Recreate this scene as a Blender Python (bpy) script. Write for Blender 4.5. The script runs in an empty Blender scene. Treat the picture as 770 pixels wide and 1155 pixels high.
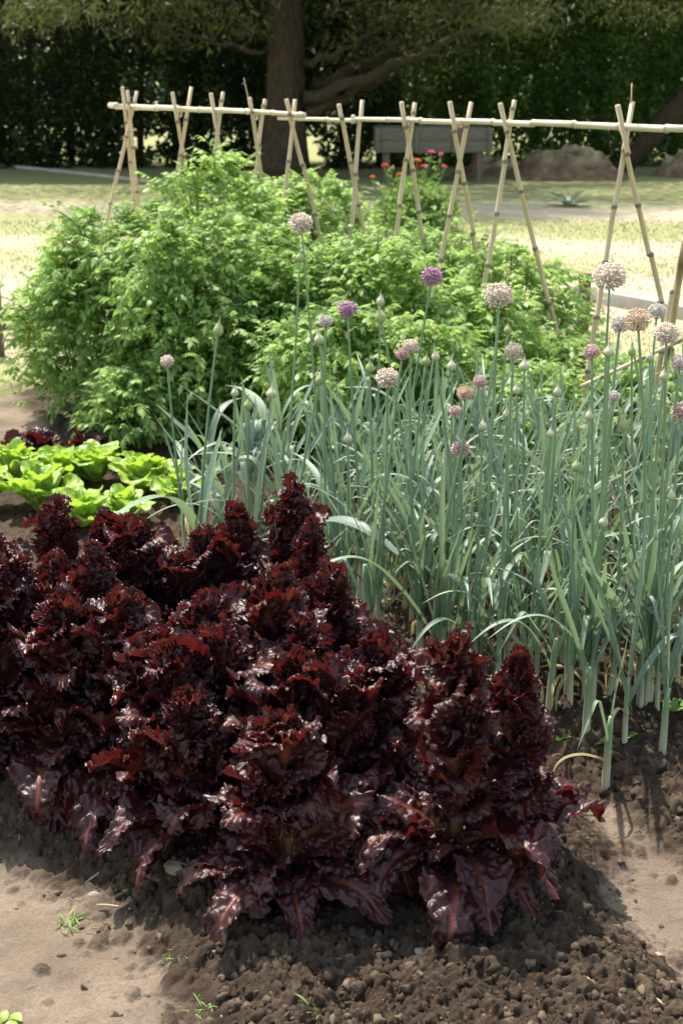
import bpy, math, random
import numpy as np
from mathutils import Matrix, Vector, Euler
R = math.radians
rng = np.random.RandomState(7)
random.seed(7)
scene = bpy.context.scene
col = scene.collection

# ------------------------------------------------------------------ camera geometry
CAM_H, PITCH, FPX, PW, PH = 1.7, R(17.9), 1604.0, 770.0, 1155.0
cT, sT = math.cos(PITCH), math.sin(PITCH)
def ray(px, py):
    a = (px - PW/2)/FPX; b = (PH/2 - py)/FPX
    return np.array([a, cT + b*sT, -sT + b*cT])
def G(px, py, z=0.0):                       # where a pixel meets the level z
    d = ray(px, py); t = (z - CAM_H)/d[2]
    return np.array([d[0]*t, d[1]*t, z])
def AT(px, py, Y):                          # the point of a pixel's ray at world y = Y
    d = ray(px, py); t = Y/d[1]
    return np.array([d[0]*t, Y, CAM_H + d[2]*t])
def pxm(p):                                 # pixels per metre at a point
    return FPX/(p[1]*cT + (CAM_H - p[2])*sT)

# ------------------------------------------------------------------ noise
class Noise2:
    def __init__(self, seed): self.t = np.random.RandomState(seed).rand(256, 256)
    def __call__(self, x, y):
        x = np.asarray(x, float); y = np.asarray(y, float)
        xi = np.floor(x).astype(int); yi = np.floor(y).astype(int)
        fx = x - xi; fy = y - yi
        fx = fx*fx*(3-2*fx); fy = fy*fy*(3-2*fy)
        a = self.t[xi & 255, yi & 255]; b = self.t[(xi+1) & 255, yi & 255]
        c = self.t[xi & 255, (yi+1) & 255]; d = self.t[(xi+1) & 255, (yi+1) & 255]
        return (a*(1-fx)+b*fx)*(1-fy) + (c*(1-fx)+d*fx)*fy
    def fbm(self, x, y, o=4):
        s = 0; a = .5; n = 0
        for k in range(o):
            s = s + a*self(x*2**k + 17.3*k, y*2**k + 9.1*k); n += a; a *= .5
        return s/n
N2 = Noise2(3); N2b = Noise2(11)
def sstep(a, b, x):
    t = np.clip((np.asarray(x, float)-a)/(b-a), 0, 1); return t*t*(3-2*t)

# ------------------------------------------------------------------ mesh builder
class MB:
    def __init__(self): self.v=[]; self.q=[]; self.t=[]; self.n=0; self.a={}
    def add(self, V, Q=None, T=None, **attrs):
        V = np.asarray(V, float).reshape(-1, 3); k = len(V)
        if Q is not None and len(Q): self.q.append(np.asarray(Q, int).reshape(-1, 4) + self.n)
        if T is not None and len(T): self.t.append(np.asarray(T, int).reshape(-1, 3) + self.n)
        for nm in set(attrs) | set(self.a):
            if nm not in self.a: self.a[nm] = [np.zeros(self.n)] if self.n else []
            x = attrs.get(nm, 0.0); self.a[nm].append(np.broadcast_to(np.asarray(x, float), (k,)).copy())
        self.v.append(V); self.n += k
        return self
    def mesh(self, name, mat, smooth=True):
        V = np.concatenate(self.v); me = bpy.data.meshes.new(name)
        q = np.concatenate(self.q) if self.q else np.zeros((0, 4), int)
        t = np.concatenate(self.t) if self.t else np.zeros((0, 3), int)
        me.vertices.add(len(V)); me.vertices.foreach_set('co', V.astype(np.float32).ravel())
        lo = np.concatenate([q.ravel(), t.ravel()]).astype(np.int32)
        me.loops.add(len(lo)); me.loops.foreach_set('vertex_index', lo)
        me.polygons.add(len(q)+len(t))
        st = np.concatenate([np.arange(len(q))*4, len(q)*4 + np.arange(len(t))*3]).astype(np.int32)
        me.polygons.foreach_set('loop_start', st)
        me.update(calc_edges=True)
        if smooth: me.polygons.foreach_set('use_smooth', np.ones(len(q)+len(t), bool))
        for nm, L in self.a.items():
            at = me.attributes.new(nm, 'FLOAT', 'POINT')
            at.data.foreach_set('value', np.concatenate(L).astype(np.float32))
        me.materials.append(mat); me.validate()
        return me
    def build(self, name, mat, parent=None, smooth=True, loc=None):
        return link(name, self.mesh(name, mat, smooth), parent, loc)
def link(name, me, parent=None, loc=None):
    o = bpy.data.objects.new(name, me); col.objects.link(o)
    if parent is not None: o.parent = parent
    if loc is not None: o.location = loc
    return o
def empty(name, loc, label, cat, group=None, rz=0):
    o = bpy.data.objects.new(name, None); col.objects.link(o); o.empty_display_size = .05
    o.location = loc; o.rotation_euler = (0, 0, rz); tag(o, label, cat, group); return o
def tag(o, label=None, cat=None, group=None, kind=None):
    if label: o['label'] = label
    if cat: o['category'] = cat
    if group: o['group'] = group
    if kind: o['kind'] = kind
    return o

def tube(pts, rad, n=8, cap=True):
    P = np.asarray(pts, float); k = len(P); rad = np.broadcast_to(np.asarray(rad, float), (k,))
    T = np.gradient(P, axis=0); T /= np.linalg.norm(T, axis=1)[:, None] + 1e-12
    ref = np.array([0, 0, 1.]) if abs(T[0][2]) < .9 else np.array([1., 0, 0])
    U = np.cross(T[0], ref); U /= np.linalg.norm(U); V = []
    an = np.linspace(0, 2*np.pi, n, endpoint=False)
    for i in range(k):
        U = U - T[i]*np.dot(U, T[i]); U /= np.linalg.norm(U); W = np.cross(T[i], U)
        V.append(P[i] + rad[i]*(np.cos(an)[:, None]*U + np.sin(an)[:, None]*W))
    V = np.concatenate(V); i = np.arange(k-1)[:, None]; j = np.arange(n)[None]
    Q = np.stack([i*n+j, i*n+(j+1) % n, (i+1)*n+(j+1) % n, (i+1)*n+j], -1).reshape(-1, 4)
    Tn = []
    if cap:
        V = np.concatenate([V, P[:1], P[-1:]]); a = k*n; b = a+1
        for j in range(n):
            Tn += [(a, (j+1) % n, j), (b, (k-1)*n+j, (k-1)*n+(j+1) % n)]
    return V, Q, Tn
def grid_faces(n, m):
    i = np.arange(n-1)[:, None]; j = np.arange(m-1)[None]
    return np.stack([i*m+j, i*m+j+1, (i+1)*m+j+1, (i+1)*m+j], -1).reshape(-1, 4)
def bez(p0, p1, p2, n):
    t = np.linspace(0, 1, n)[:, None]
    return (1-t)**2*np.asarray(p0, float) + 2*t*(1-t)*np.asarray(p1, float) + t*t*np.asarray(p2, float)
def box_bm(sx, sy, sz, bev=.004, seg=2, sub=0, rough=0):
    import bmesh
    bm = bmesh.new(); bmesh.ops.create_cube(bm, size=1)
    for v in bm.verts: v.co = Vector((v.co.x*sx, v.co.y*sy, v.co.z*sz))
    bmesh.ops.bevel(bm, geom=bm.edges[:], offset=bev, segments=seg, affect='EDGES', profile=.6)
    V = np.array([v.co[:] for v in bm.verts]); bm.verts.index_update()
    Q = []; T = []
    for f in bm.faces:
        ix = [v.index for v in f.verts]
        if len(ix) == 4: Q.append(ix)
        else:
            for k in range(1, len(ix)-1): T.append((ix[0], ix[k], ix[k+1]))
    bm.free()
    return V, Q, T
def addbox(mb, c, s, rot=(0, 0, 0), bev=.004, **at):
    V, Q, T = box_bm(*s, bev=bev)
    M = np.array(Euler(rot).to_matrix()); mb.add(V @ M.T + np.asarray(c), Q, T, **at)
_ico = None
def ico(sub=1):
    import bmesh
    bm = bmesh.new(); bmesh.ops.create_icosphere(bm, subdivisions=sub, radius=1)
    V = np.array([v.co[:] for v in bm.verts]); bm.verts.index_update()
    T = np.array([[v.index for v in f.verts] for f in bm.faces]); bm.free(); return V, T

# ------------------------------------------------------------------ materials
def mat(name):
    m = bpy.data.materials.new(name); m.use_nodes = True; nt = m.node_tree; nt.nodes.clear()
    return m, nt
class NT:
    def __init__(self, nt): self.nt = nt
    def n(self, typ, **kw):
        nd = self.nt.nodes.new(typ)
        for k, v in kw.items():
            if k.startswith('i_'):
                nd.inputs[k[2:].replace('_', ' ')].default_value = v
            else: setattr(nd, k, v)
        return nd
    def l(self, a, b): self.nt.links.new(a, b)
    def attr(self, nm): return self.n('ShaderNodeAttribute', attribute_name=nm).outputs['Fac']
    def noise(self, scale, detail=4, rough=.55, coord='Object', stretch=None):
        tc = self.n('ShaderNodeTexCoord').outputs[coord]
        if stretch:
            mp = self.n('ShaderNodeMapping'); mp.inputs['Scale'].default_value = stretch
            self.l(tc, mp.inputs['Vector']); tc = mp.outputs['Vector']
        nz = self.n('ShaderNodeTexNoise'); nz.inputs['Scale'].default_value = scale
        nz.inputs['Detail'].default_value = detail; nz.inputs['Roughness'].default_value = rough
        self.l(tc, nz.inputs['Vector']); return nz.outputs['Fac']
    def rand(self): return self.n('ShaderNodeObjectInfo').outputs['Random']
    def mr(self, x, a, b, c=0., d=1.):
        m = self.n('ShaderNodeMapRange'); self.l(x, m.inputs['Value'])
        for k, v in zip(('From Min', 'From Max', 'To Min', 'To Max'), (a, b, c, d)): m.inputs[k].default_value = v
        return m.outputs['Result']
    def math(self, op, a, b):
        m = self.n('ShaderNodeMath', operation=op)
        for i, x in enumerate((a, b)):
            if isinstance(x, (int, float)): m.inputs[i].default_value = x
            else: self.l(x, m.inputs[i])
        return m.outputs[0]
    def mix(self, f, a, b, blend='MIX'):
        m = self.n('ShaderNodeMix', data_type='RGBA', blend_type=blend)
        for s, x in ((m.inputs['Factor'], f), (m.inputs['A'], a), (m.inputs['B'], b)):
            if isinstance(x, (int, float)): s.default_value = x
            elif isinstance(x, tuple): s.default_value = x if len(x) == 4 else (*x, 1)
            else: self.l(x, s)
        return m.outputs['Result']
    def bump(self, h, strength=.4, dist=.01):
        b = self.n('ShaderNodeBump'); b.inputs['Strength'].default_value = strength
        b.inputs['Distance'].default_value = dist; self.l(h, b.inputs['Height']); return b.outputs['Normal']
    def out(self, colour, rough=.6, spec=.5, normal=None, trans=None, tcol=None):
        p = self.n('ShaderNodeBsdfPrincipled')
        if isinstance(colour, tuple): p.inputs['Base Color'].default_value = (*colour, 1)
        else: self.l(colour, p.inputs['Base Color'])
        if isinstance(rough, (int, float)): p.inputs['Roughness'].default_value = rough
        else: self.l(rough, p.inputs['Roughness'])
        p.inputs['Specular IOR Level'].default_value = spec
        if normal is not None: self.l(normal, p.inputs['Normal'])
        sh = p.outputs[0]
        if trans:
            t = self.n('ShaderNodeBsdfTranslucent')
            if isinstance(tcol, tuple): t.inputs[0].default_value = (*tcol, 1)
            else: self.l(tcol, t.inputs[0])
            ms = self.n('ShaderNodeMixShader'); ms.inputs[0].default_value = trans
            self.l(sh, ms.inputs[1]); self.l(t.outputs[0], ms.inputs[2]); sh = ms.outputs[0]
        o = self.n('ShaderNodeOutputMaterial'); self.l(sh, o.inputs['Surface'])

def leafmat(name, c1, c2, tcol, trans=.35, rough=.5, spec=.4, nscale=9., rand=True, bump=None):
    m, nt = mat(name); t = NT(nt)
    c = t.mix(t.mr(t.noise(nscale, 3), .35, .65), c1, c2)
    if rand:
        v = t.mr(t.attr('r'), 0, 1, .6, 1.35)
        hs = t.n('ShaderNodeHueSaturation'); t.l(v, hs.inputs['Value']); t.l(c, hs.inputs['Color']); c = hs.outputs['Color']
    nm = t.bump(t.noise(bump[0], 2), bump[1], bump[2]) if bump else None
    t.out(c, rough, spec, nm, trans, tcol); return m

def make_materials():
    M = {}
    # red lettuce
    m, nt = mat('red_lettuce_leaf'); t = NT(nt)
    nz = t.noise(14, 4); rnd = t.rand()
    base = t.mix(t.mr(nz, .3, .7), (.032, .0100, .0115), (.060, .0125, .0150))
    base = t.mix(t.mr(rnd, 0, 1, 0, .45), base, (.05, .010, .010))
    rib = t.attr('rib'); u = t.attr('u')
    ribc = t.mix(t.mr(u, .05, .7), (.26, .12, .06), (.15, .035, .022))
    c = t.mix(t.mr(rib, .3, 1, 0, .95), base, ribc)
    tc = t.mix(rib, (.17, .014, .013), (.18, .05, .022))
    b1 = t.noise(85, 4); 
    t.out(c, t.mr(t.noise(40, 2), .3, .7, .30, .47), .48, t.bump(b1, .5, .006), .22, tc); M['red'] = m
    m, nt = mat('lettuce_stem'); t = NT(nt)
    t.out(t.mix(t.noise(20), (.10, .04, .02), (.2, .12, .05)), .5); M['redstem'] = m
    # green lettuce
    m, nt = mat('green_lettuce_leaf'); t = NT(nt)
    c = t.mix(t.mr(t.noise(12, 3), .3, .7), (.22, .35, .045), (.32, .46, .085))
    c = t.mix(t.attr('rib'), c, (.5, .58, .25))
    t.out(c, .42, .4, t.bump(t.noise(60, 2), .35, .006), .35, (.5, .75, .06)); M['green'] = m
    # leek leaf
    m, nt = mat('leek_leaf'); t = NT(nt)
    st = t.noise(30, 3, stretch=(.3, 14, 14))
    c = t.mix(t.mr(st, .3, .7), (.145, .212, .162), (.275, .345, .28))
    c = t.mix(t.mr(t.rand(), .0, 1, 0, .35), c, (.2, .27, .09))
    hs = t.n('ShaderNodeHueSaturation'); t.l(t.mr(t.math('FRACT', t.math('MULTIPLY', t.rand(), 7.3), 0.), 0, 1, .6, 1.2), hs.inputs['Value']); t.l(c, hs.inputs['Color']); c = hs.outputs['Color']
    tip = t.attr('tip'); c = t.mix(t.mr(tip, 0, 1), c, (.42, .33, .14))
    t.out(c, .46, .4, t.bump(st, .2, .003), .24, (.26, .39, .18)); M['leek'] = m
    m, nt = mat('dry_leek_leaf'); t = NT(nt)
    t.out(t.mix(t.noise(15, 3, stretch=(.3, 8, 8)), (.30, .22, .10), (.55, .46, .26)), .6, .3, None, .3, (.5, .4, .15)); M['dry'] = m
    m, nt = mat('leek_stalk'); t = NT(nt)
    c = t.mix(t.mr(t.attr('u'), .1, .75), (.55, .53, .38), (.18, .28, .14))
    c = t.mix(t.mr(t.noise(25, 4, stretch=(2, 2, .4)), .5, .75), c, (.35, .26, .13))
    t.out(c, .45); M['stalk'] = m
    m, nt = mat('leek_scape'); t = NT(nt)
    t.out(t.mix(t.mr(t.noise(6, 3), .3, .7), (.14, .225, .115), (.22, .33, .18)), .42); M['scape'] = m
    m, nt = mat('bud_skin'); t = NT(nt)
    c = t.mix(t.mr(t.attr('u'), .1, .75), (.36, .42, .2), (.66, .62, .48))
    c = t.mix(t.mr(t.rand(), .55, .6, 0, .75), c, (.3, .38, .12))
    t.out(c, .5, .4, None, .25, (.55, .55, .3)); M['bud'] = m
    for nm, a, b, cc in (('white', (.86, .78, .70), (.72, .58, .52), (.64, .55, .42)), ('pink', (.76, .57, .56), (.64, .43, .45), (.45, .28, .28)),
                         ('tan', (.78, .62, .46), (.66, .44, .38), (.58, .44, .30)), ('purple', (.50, .20, .40), (.62, .38, .54), (.35, .2, .25)),
                         ('greywhite', (.76, .72, .68), (.56, .47, .50), (.55, .48, .44))):
        m, nt = mat('floret_'+nm); t = NT(nt)
        c = t.mix(t.attr('r'), a, b); c = t.mix(t.mr(t.attr('core'), 0, 1, 0, .8), c, cc)
        t.out(c, .6, .3, None, .25, a); M['f_'+nm] = m
    # tomato
    M['tomato'] = leafmat('tomato_leaf', (.185, .295, .075), (.275, .39, .12), (.44, .65, .14), .42, .5, .4, 5)
    m, nt = mat('tomato_stem'); t = NT(nt); t.out((.12, .2, .06), .6); M['tomstem'] = m
    m, nt = mat('yellow_flower'); t = NT(nt); t.out((.75, .55, .04), .6, .3, None, .2, (.7, .5, .04)); M['yellow'] = m
    # wood and cane
    m, nt = mat('bamboo'); t = NT(nt)
    c = t.mix(t.mr(t.noise(5, 4, stretch=(6, 6, 1)), .3, .7), (.52, .38, .21), (.68, .53, .33))
    c = t.mix(t.mr(t.rand(), 0, 1, 0, .5), c, (.50, .40, .27))
    c = t.mix(t.attr('ring'), c, (.16, .11, .07)); t.out(c, .42, .45, t.bump(t.noise(60, 3), .15, .003)); M['cane'] = m
    m, nt = mat('pale_bamboo'); t = NT(nt)
    c = t.mix(t.mr(t.noise(4, 4), .3, .7), (.54, .45, .29), (.68, .60, .45))
    c = t.mix(t.math('MULTIPLY', t.attr('ring'), .5), c, (.25, .2, .13)); t.out(c, .4, .45); M['rail'] = m
    m, nt = mat('twine'); t = NT(nt); t.out((.62, .58, .5), .8); M['twine'] = m
    m, nt = mat('weathered_wood'); t = NT(nt)
    c = t.mix(t.mr(t.noise(6, 6, stretch=(1, 8, 8)), .3, .7), (.13, .112, .092), (.215, .186, .155)); t.out(c, .8, .2, t.bump(t.noise(30, 4, stretch=(1, 8, 8)), .3, .01)); M['grey'] = m
    m, nt = mat('dark_wood'); t = NT(nt)
    c = t.mix(t.mr(t.noise(6, 6, stretch=(8, 8, 1)), .3, .7), (.11, .085, .065), (.22, .17, .13)); t.out(c, .85, .2, t.bump(t.noise(25, 4), .4, .01)); M['brown'] = m
    m, nt = mat('bark'); t = NT(nt)
    h = t.noise(9, 8, .65, stretch=(3.5, 3.5, .7))
    c = t.mix(t.mr(h, .3, .7), (.035, .025, .017), (.115, .085, .058)); t.out(c, .9, .2, t.bump(h, .9, .06)); M['bark'] = m
    m, nt = mat('pale_edging'); t = NT(nt)
    c = t.mix(t.mr(t.noise(5, 5), .3, .7), (.34, .31, .27), (.48, .44, .38)); t.out(c, .85, .2); M['edge'] = m
    # background foliage
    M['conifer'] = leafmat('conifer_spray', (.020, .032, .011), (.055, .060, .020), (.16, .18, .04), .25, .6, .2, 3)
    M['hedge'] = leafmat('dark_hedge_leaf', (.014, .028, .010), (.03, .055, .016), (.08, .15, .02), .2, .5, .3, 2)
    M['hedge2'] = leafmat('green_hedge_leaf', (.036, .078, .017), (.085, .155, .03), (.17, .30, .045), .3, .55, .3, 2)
    M['zinnia'] = leafmat('zinnia_leaf', (.11, .2, .045), (.17, .28, .075), (.3, .45, .1), .3, .55, .3, 6)
    M['silver'] = leafmat('silver_leaf', (.26, .33, .22), (.38, .45, .33), (.4, .5, .3), .2, .6, .3, 6)
    M['weed'] = leafmat('weed_leaf', (.12, .24, .04), (.2, .34, .07), (.3, .5, .08), .3, .5, .3, 8)
    for nm, c in (('red', (.7, .05, .035)), ('pink', (.75, .1, .22)), ('orange', (.75, .2, .06))):
        m, nt = mat('petal_'+nm); t = NT(nt); t.out(c, .55, .3, None, .25, c); M['p_'+nm] = m
    # ground
    m, nt = mat('soil'); t = NT(nt)
    fine = t.noise(150, 6, .7); mid = t.noise(22, 5, .6); big = t.noise(3.2, 4, .6)
    wet = t.mix(t.mr(mid, .3, .7), (.038, .025, .0165), (.074, .051, .035))
    path = t.mix(t.mr(big, .35, .65), (.27, .21, .158), (.185, .142, .104))
    path = t.mix(t.mr(mid, .45, .75, 0, .5), path, (.12, .092, .065))
    dry = t.mix(t.mr(fine, .3, .7), (.09, .066, .044), (.15, .113, .078))
    c = t.mix(t.attr('path'), wet, path)
    c = t.mix(t.math('MULTIPLY', t.attr('dryc'), t.mr(mid, .4, .62)), c, dry)
    c = t.mix(t.mr(fine, .35, .75, 0, .5), c, (.03, .022, .016))
    t.out(c, .95, .15, t.bump(fine, .85, .007)); M['soil'] = m
    m, nt = mat('clod'); t = NT(nt)
    c = t.mix(t.mr(t.attr('r'), .35, 1), (.040, .027, .018), (.160, .117, .080)); c = t.mix(t.mr(t.noise(60, 4), .4, .7, 0, .6), c, (.03, .022, .015))
    t.out(c, .95, .15, t.bump(t.noise(160, 5), .5, .005)); M['clod'] = m
    m, nt = mat('lawn'); t = NT(nt)
    fn = t.noise(45, 5, .7); nz = t.noise(5, 5, .65)
    gr = t.mix(t.mr(fn, .3, .7), (.215, .225, .095), (.30, .30, .15))
    dr = t.mix(t.mr(fn, .3, .7), (.39, .325, .225), (.50, .43, .32))
    d = t.mr(t.math('ADD', t.attr('dry'), t.math('MULTIPLY', t.math('SUBTRACT', nz, .5), .5)), .15, .85)
    t.out(t.mix(d, gr, dr), .95, .1, t.bump(fn, .5, .02)); M['lawn'] = m
    m, nt = mat('grass_blade'); t = NT(nt)
    c = t.mix(t.attr('dry'), (.25, .255, .115), (.45, .385, .27)); v = t.mr(t.attr('r'), 0, 1, .8, 1.2)
    hs = t.n('ShaderNodeHueSaturation'); t.l(v, hs.inputs['Value']); t.l(c, hs.inputs['Color'])
    t.out(hs.outputs['Color'], .6, .2, None, .3, hs.outputs['Color']); M['blade'] = m
    m, nt = mat('stone'); t = NT(nt)
    c = t.mix(t.mr(t.noise(25, 5), .3, .7), (.22, .18, .135), (.40, .34, .27)); t.out(c, .8, .2, t.bump(t.noise(60, 4), .4, .005)); M['stone'] = m
    m, nt = mat('straw'); t = NT(nt); t.out(t.mix(t.noise(30), (.28, .19, .11), (.48, .37, .24)), .7); M['straw'] = m
    m, nt = mat('mulch'); t = NT(nt)
    c = t.mix(t.mr(t.noise(7, 6, .7), .35, .65), (.13, .085, .055), (.27, .185, .115)); c = t.mix(t.math('MULTIPLY', t.attr('top'), t.mr(t.noise(2.5, 4), .4, .6)), c, (.5, .44, .25))
    t.out(c, .95, .1, t.bump(t.noise(14, 6, .7), .8, .05)); M['mulch'] = m
    m, nt = mat('hills'); t = NT(nt); t.out((.06, .09, .035), .95); M['hill'] = m
    return M
M = make_materials()

# ------------------------------------------------------------------ soil
def polydist(P, x, y):                       # signed distance, positive inside
    P = np.asarray(P)[:, :2]; d = np.full(x.shape, 1e9); ins = np.zeros(x.shape, bool); n = len(P)
    for i in range(n):
        a, b = P[i], P[(i+1) % n]; e = b-a
        t = np.clip(((x-a[0])*e[0]+(y-a[1])*e[1])/(e@e), 0, 1)
        d = np.minimum(d, np.hypot(x-a[0]-t*e[0], y-a[1]-t*e[1]))
        c = (a[1] > y) != (b[1] > y)
        ins ^= c & (x < (b[0]-a[0])*(y-a[1])/(b[1]-a[1]+1e-12)+a[0])
    return np.where(ins, d, -d)
BED = [G(-1400, 845), G(-100, 915), G(0, 960), G(110, 1030), G(172, 1085), G(248, 1165), G(330, 1300), G(960, 1300), G(775, 1115), G(700, 1035), G(655, 930),
       G(560, 850), G(430, 745), G(330, 690), G(200, 680), G(-1400, 670)]
LEEK = [G(215, 605), G(300, 690), G(440, 785), G(640, 895), G(700, 930), G(770, 975), G(1050, 1100), G(1300, 560), G(240, 540)]
TOMB = [G(60, 505), G(300, 570), G(1200, 590), G(1100, 440), G(640, 380), G(100, 330), G(20, 440)]
GREENB = [G(-1400, 660), G(-1400, 510), G(60, 500), G(215, 530), G(300, 590), G(230, 640), G(190, 650)]
BH, LH, TH = .10, .07, .05
CX0, CX1, CY0, CY1, CS = -2.3, 2.3, 1.7, 5.2, .004
def clod_map():
    nx = int((CX1-CX0)/CS); ny = int((CY1-CY0)/CS); Hm = np.zeros((nx, ny), np.float32)
    r = np.random.RandomState(5)
    N = 80000
    xs = r.uniform(CX0, CX1, N); ys = CY0+(CY1-CY0)*r.rand(N)**1.3
    bed = np.maximum(polydist(BED, xs, ys), polydist(LEEK, xs, ys))
    keep = r.rand(N) < sstep(-.10, .07, bed + .12*(N2(xs*5, ys*5)-.5))*.97+.03
    for x, y in zip(xs[keep], ys[keep]):
        rad = min(.0050*math.exp(abs(r.randn())*.62), .024)
        k = int(rad/CS)+2; ci = int((x-CX0)/CS); cj = int((y-CY0)/CS)
        i0, i1, j0, j1 = max(ci-k, 0), min(ci+k+1, nx), max(cj-k, 0), min(cj+k+1, ny)
        if i1 <= i0 or j1 <= j0: continue
        gx = (np.arange(i0, i1)*CS+CX0-x)[:, None]; gy = (np.arange(j0, j1)*CS+CY0-y)[None]
        a = r.rand()*3.14; e = r.uniform(.7, 1.4)
        rx = gx*math.cos(a)+gy*math.sin(a); ry = -gx*math.sin(a)+gy*math.cos(a)
        d2 = ((rx*e)**2+(ry/e)**2)/rad**2*(1+.5*np.sin(5*np.arctan2(ry, rx)+a*7)*.5)
        h = rad*r.uniform(.5, .9)*np.sqrt(np.clip(1-d2, 0, 1))
        Hm[i0:i1, j0:j1] = np.maximum(Hm[i0:i1, j0:j1], h + .35*Hm[i0:i1, j0:j1]*(h > 0))
    return Hm
CM = clod_map()
def clods_at(x, y):
    fx = np.clip((x-CX0)/CS, 0, CM.shape[0]-1.01); fy = np.clip((y-CY0)/CS, 0, CM.shape[1]-1.01)
    i = fx.astype(int); j = fy.astype(int); a = fx-i; b = fy-j
    h = (CM[i, j]*(1-a)+CM[i+1, j]*a)*(1-b)+(CM[i, j+1]*(1-a)+CM[i+1, j+1]*a)*b
    return h*((x > CX0) & (x < CX1) & (y > CY0) & (y < CY1))
def soil_base(x, y):
    x = np.asarray(x, float); y = np.asarray(y, float)
    w = .09*(N2b.fbm(x*4, y*4, 3)-.5)
    b = sstep(-.06, .17, polydist(BED, x, y)+w); l = sstep(-.05, .22, polydist(LEEK, x, y)+w); tm = sstep(-.1, .3, polydist(TOMB, x, y)+w)
    z = b*BH + np.maximum(l*LH, tm*TH)
    z = z + (N2.fbm(x*3, y*3, 3)-.5)*(.02+.07*np.maximum(b, l)) + (N2b.fbm(x*14, y*14, 3)-.5)*(.004+.03*np.maximum(b, np.maximum(l, .6*tm)))
    g = sstep(-.12, .12, polydist(GREENB, x, y)+w)*.8
    return z, np.maximum(np.maximum(b, g), np.maximum(l, tm))
def sz(x, y): return float(soil_base(np.array([x]), np.array([y]))[0][0])

def build_ground():
    ys = [.8]
    while ys[-1] < 1.5: ys.append(ys[-1]+.02)
    while ys[-1] < 7.9: ys.append(ys[-1] + (.0015*ys[-1] if ys[-1] < 3.6 else .0022*ys[-1] if ys[-1] < 5 else .005*ys[-1]))
    ys = np.array(ys); ss = np.concatenate([np.linspace(-1.1, -.41, 90), np.linspace(-.405, .405, 740), np.linspace(.41, 1.1, 90)])
    Y, S = np.meshgrid(ys, ss, indexing='ij'); X = S*(Y+.35)
    z, bed = soil_base(X, Y)
    c = clods_at(X, Y); fine = (N2.fbm(X*60, Y*60, 3)-.5)
    far = sstep(4.8, 5.2, Y)
    z = z + c + .004*(N2.fbm(X*22, Y*22, 4)-.5) + bed*(.016*np.abs(N2.fbm(X*45+3, Y*45, 2)-.5)*2 - .012*np.abs(N2b.fbm(X*85, Y*85, 2)-.5)*2) + fine*(.0035+.017*bed) + (N2b.fbm(X*130, Y*130, 2)-.5)*(.0012+.011*bed) + far*bed*(.05*(N2b.fbm(X*16, Y*16, 3)-.5)+.02*(N2(X*40, Y*40)-.5))
    edge = np.minimum(np.minimum(7.9-Y, Y-.8)*2, (1.1-np.abs(S))*Y*2)
    z = z*np.clip(edge/.3, 0, 1) + .006
    # lawn takes over beyond the plot: the soil dips under it
    lawn = sstep(-.04, .06, -polydist(PLOT, X, Y) + .10*(N2.fbm(X*5, Y*5, 3)-.5))
    z = z*(1-lawn) - .06*lawn
    path = 1-sstep(.0, .28, bed + .4*(N2.fbm(X*9, Y*9, 3)-.5) + 8*c)
    crest = sstep(.35, .65, N2.fbm(X*2.3+5, Y*2.3, 4))*sstep(.004, .014, c)
    lumps = sstep(.45, .62, N2b.fbm(X*3+2, Y*3, 3))
    MB().add(np.stack([X, Y, z], -1), grid_faces(*X.shape), path=path.ravel(), dryc=np.clip(crest+.6*lumps*bed, 0, 1).ravel()).build('soil', M['soil'], smooth=False)['kind'] = 'structure'
    # lawn
    ys = np.concatenate([np.linspace(-4, 4, 8), np.linspace(4.2, 26, 160), np.geomspace(26.5, 900, 24)])
    xs = np.concatenate([-np.geomspace(600, 11, 14), np.linspace(-10, 10, 130), np.geomspace(11, 600, 14)])
    X, Y = np.meshgrid(xs, ys)
    z = lawnz(X, Y)
    pd = polydist(PLOT, X, Y); under = sstep(-.12, .10, pd); z = z*(1-under) - .25*under
    MB().add(np.stack([X, Y, z], -1), grid_faces(*X.shape), dry=dryness(X, Y).ravel()).build('lawn', M['lawn'])['kind'] = 'structure'
PLOT = [(-5, -3), (-2.45, 5.0), G(-250, 462)[:2], G(0, 446)[:2], G(60, 438)[:2], G(130, 420)[:2], G(250, 330)[:2], G(400, 300)[:2], G(640, 405)[:2], G(800, 470)[:2], (3.2, 5.6), (6, -3)]
PLOT = [np.array(p) for p in PLOT]
def lawnz(x, y): return .02+ .03*(N2.fbm(x*.7, y*.7, 3)-.5)
def dryness(x, y):
    w = 1.3*(N2.fbm(x*.35, y*.5, 3)-.5)
    v = y + w + .10*x
    d = np.zeros_like(v)
    for c, s, a in ((10.4, 1.3, 1.0), (13.2, .7, .85), (16.2, .8, .9), (8.2, .5, .5)):
        d = d + a*np.exp(-((v-c)/s)**2)
    return np.clip(d + .28*(N2b.fbm(x*1.2, y*1.6, 3)-.5), 0, 1)
build_ground()

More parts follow.
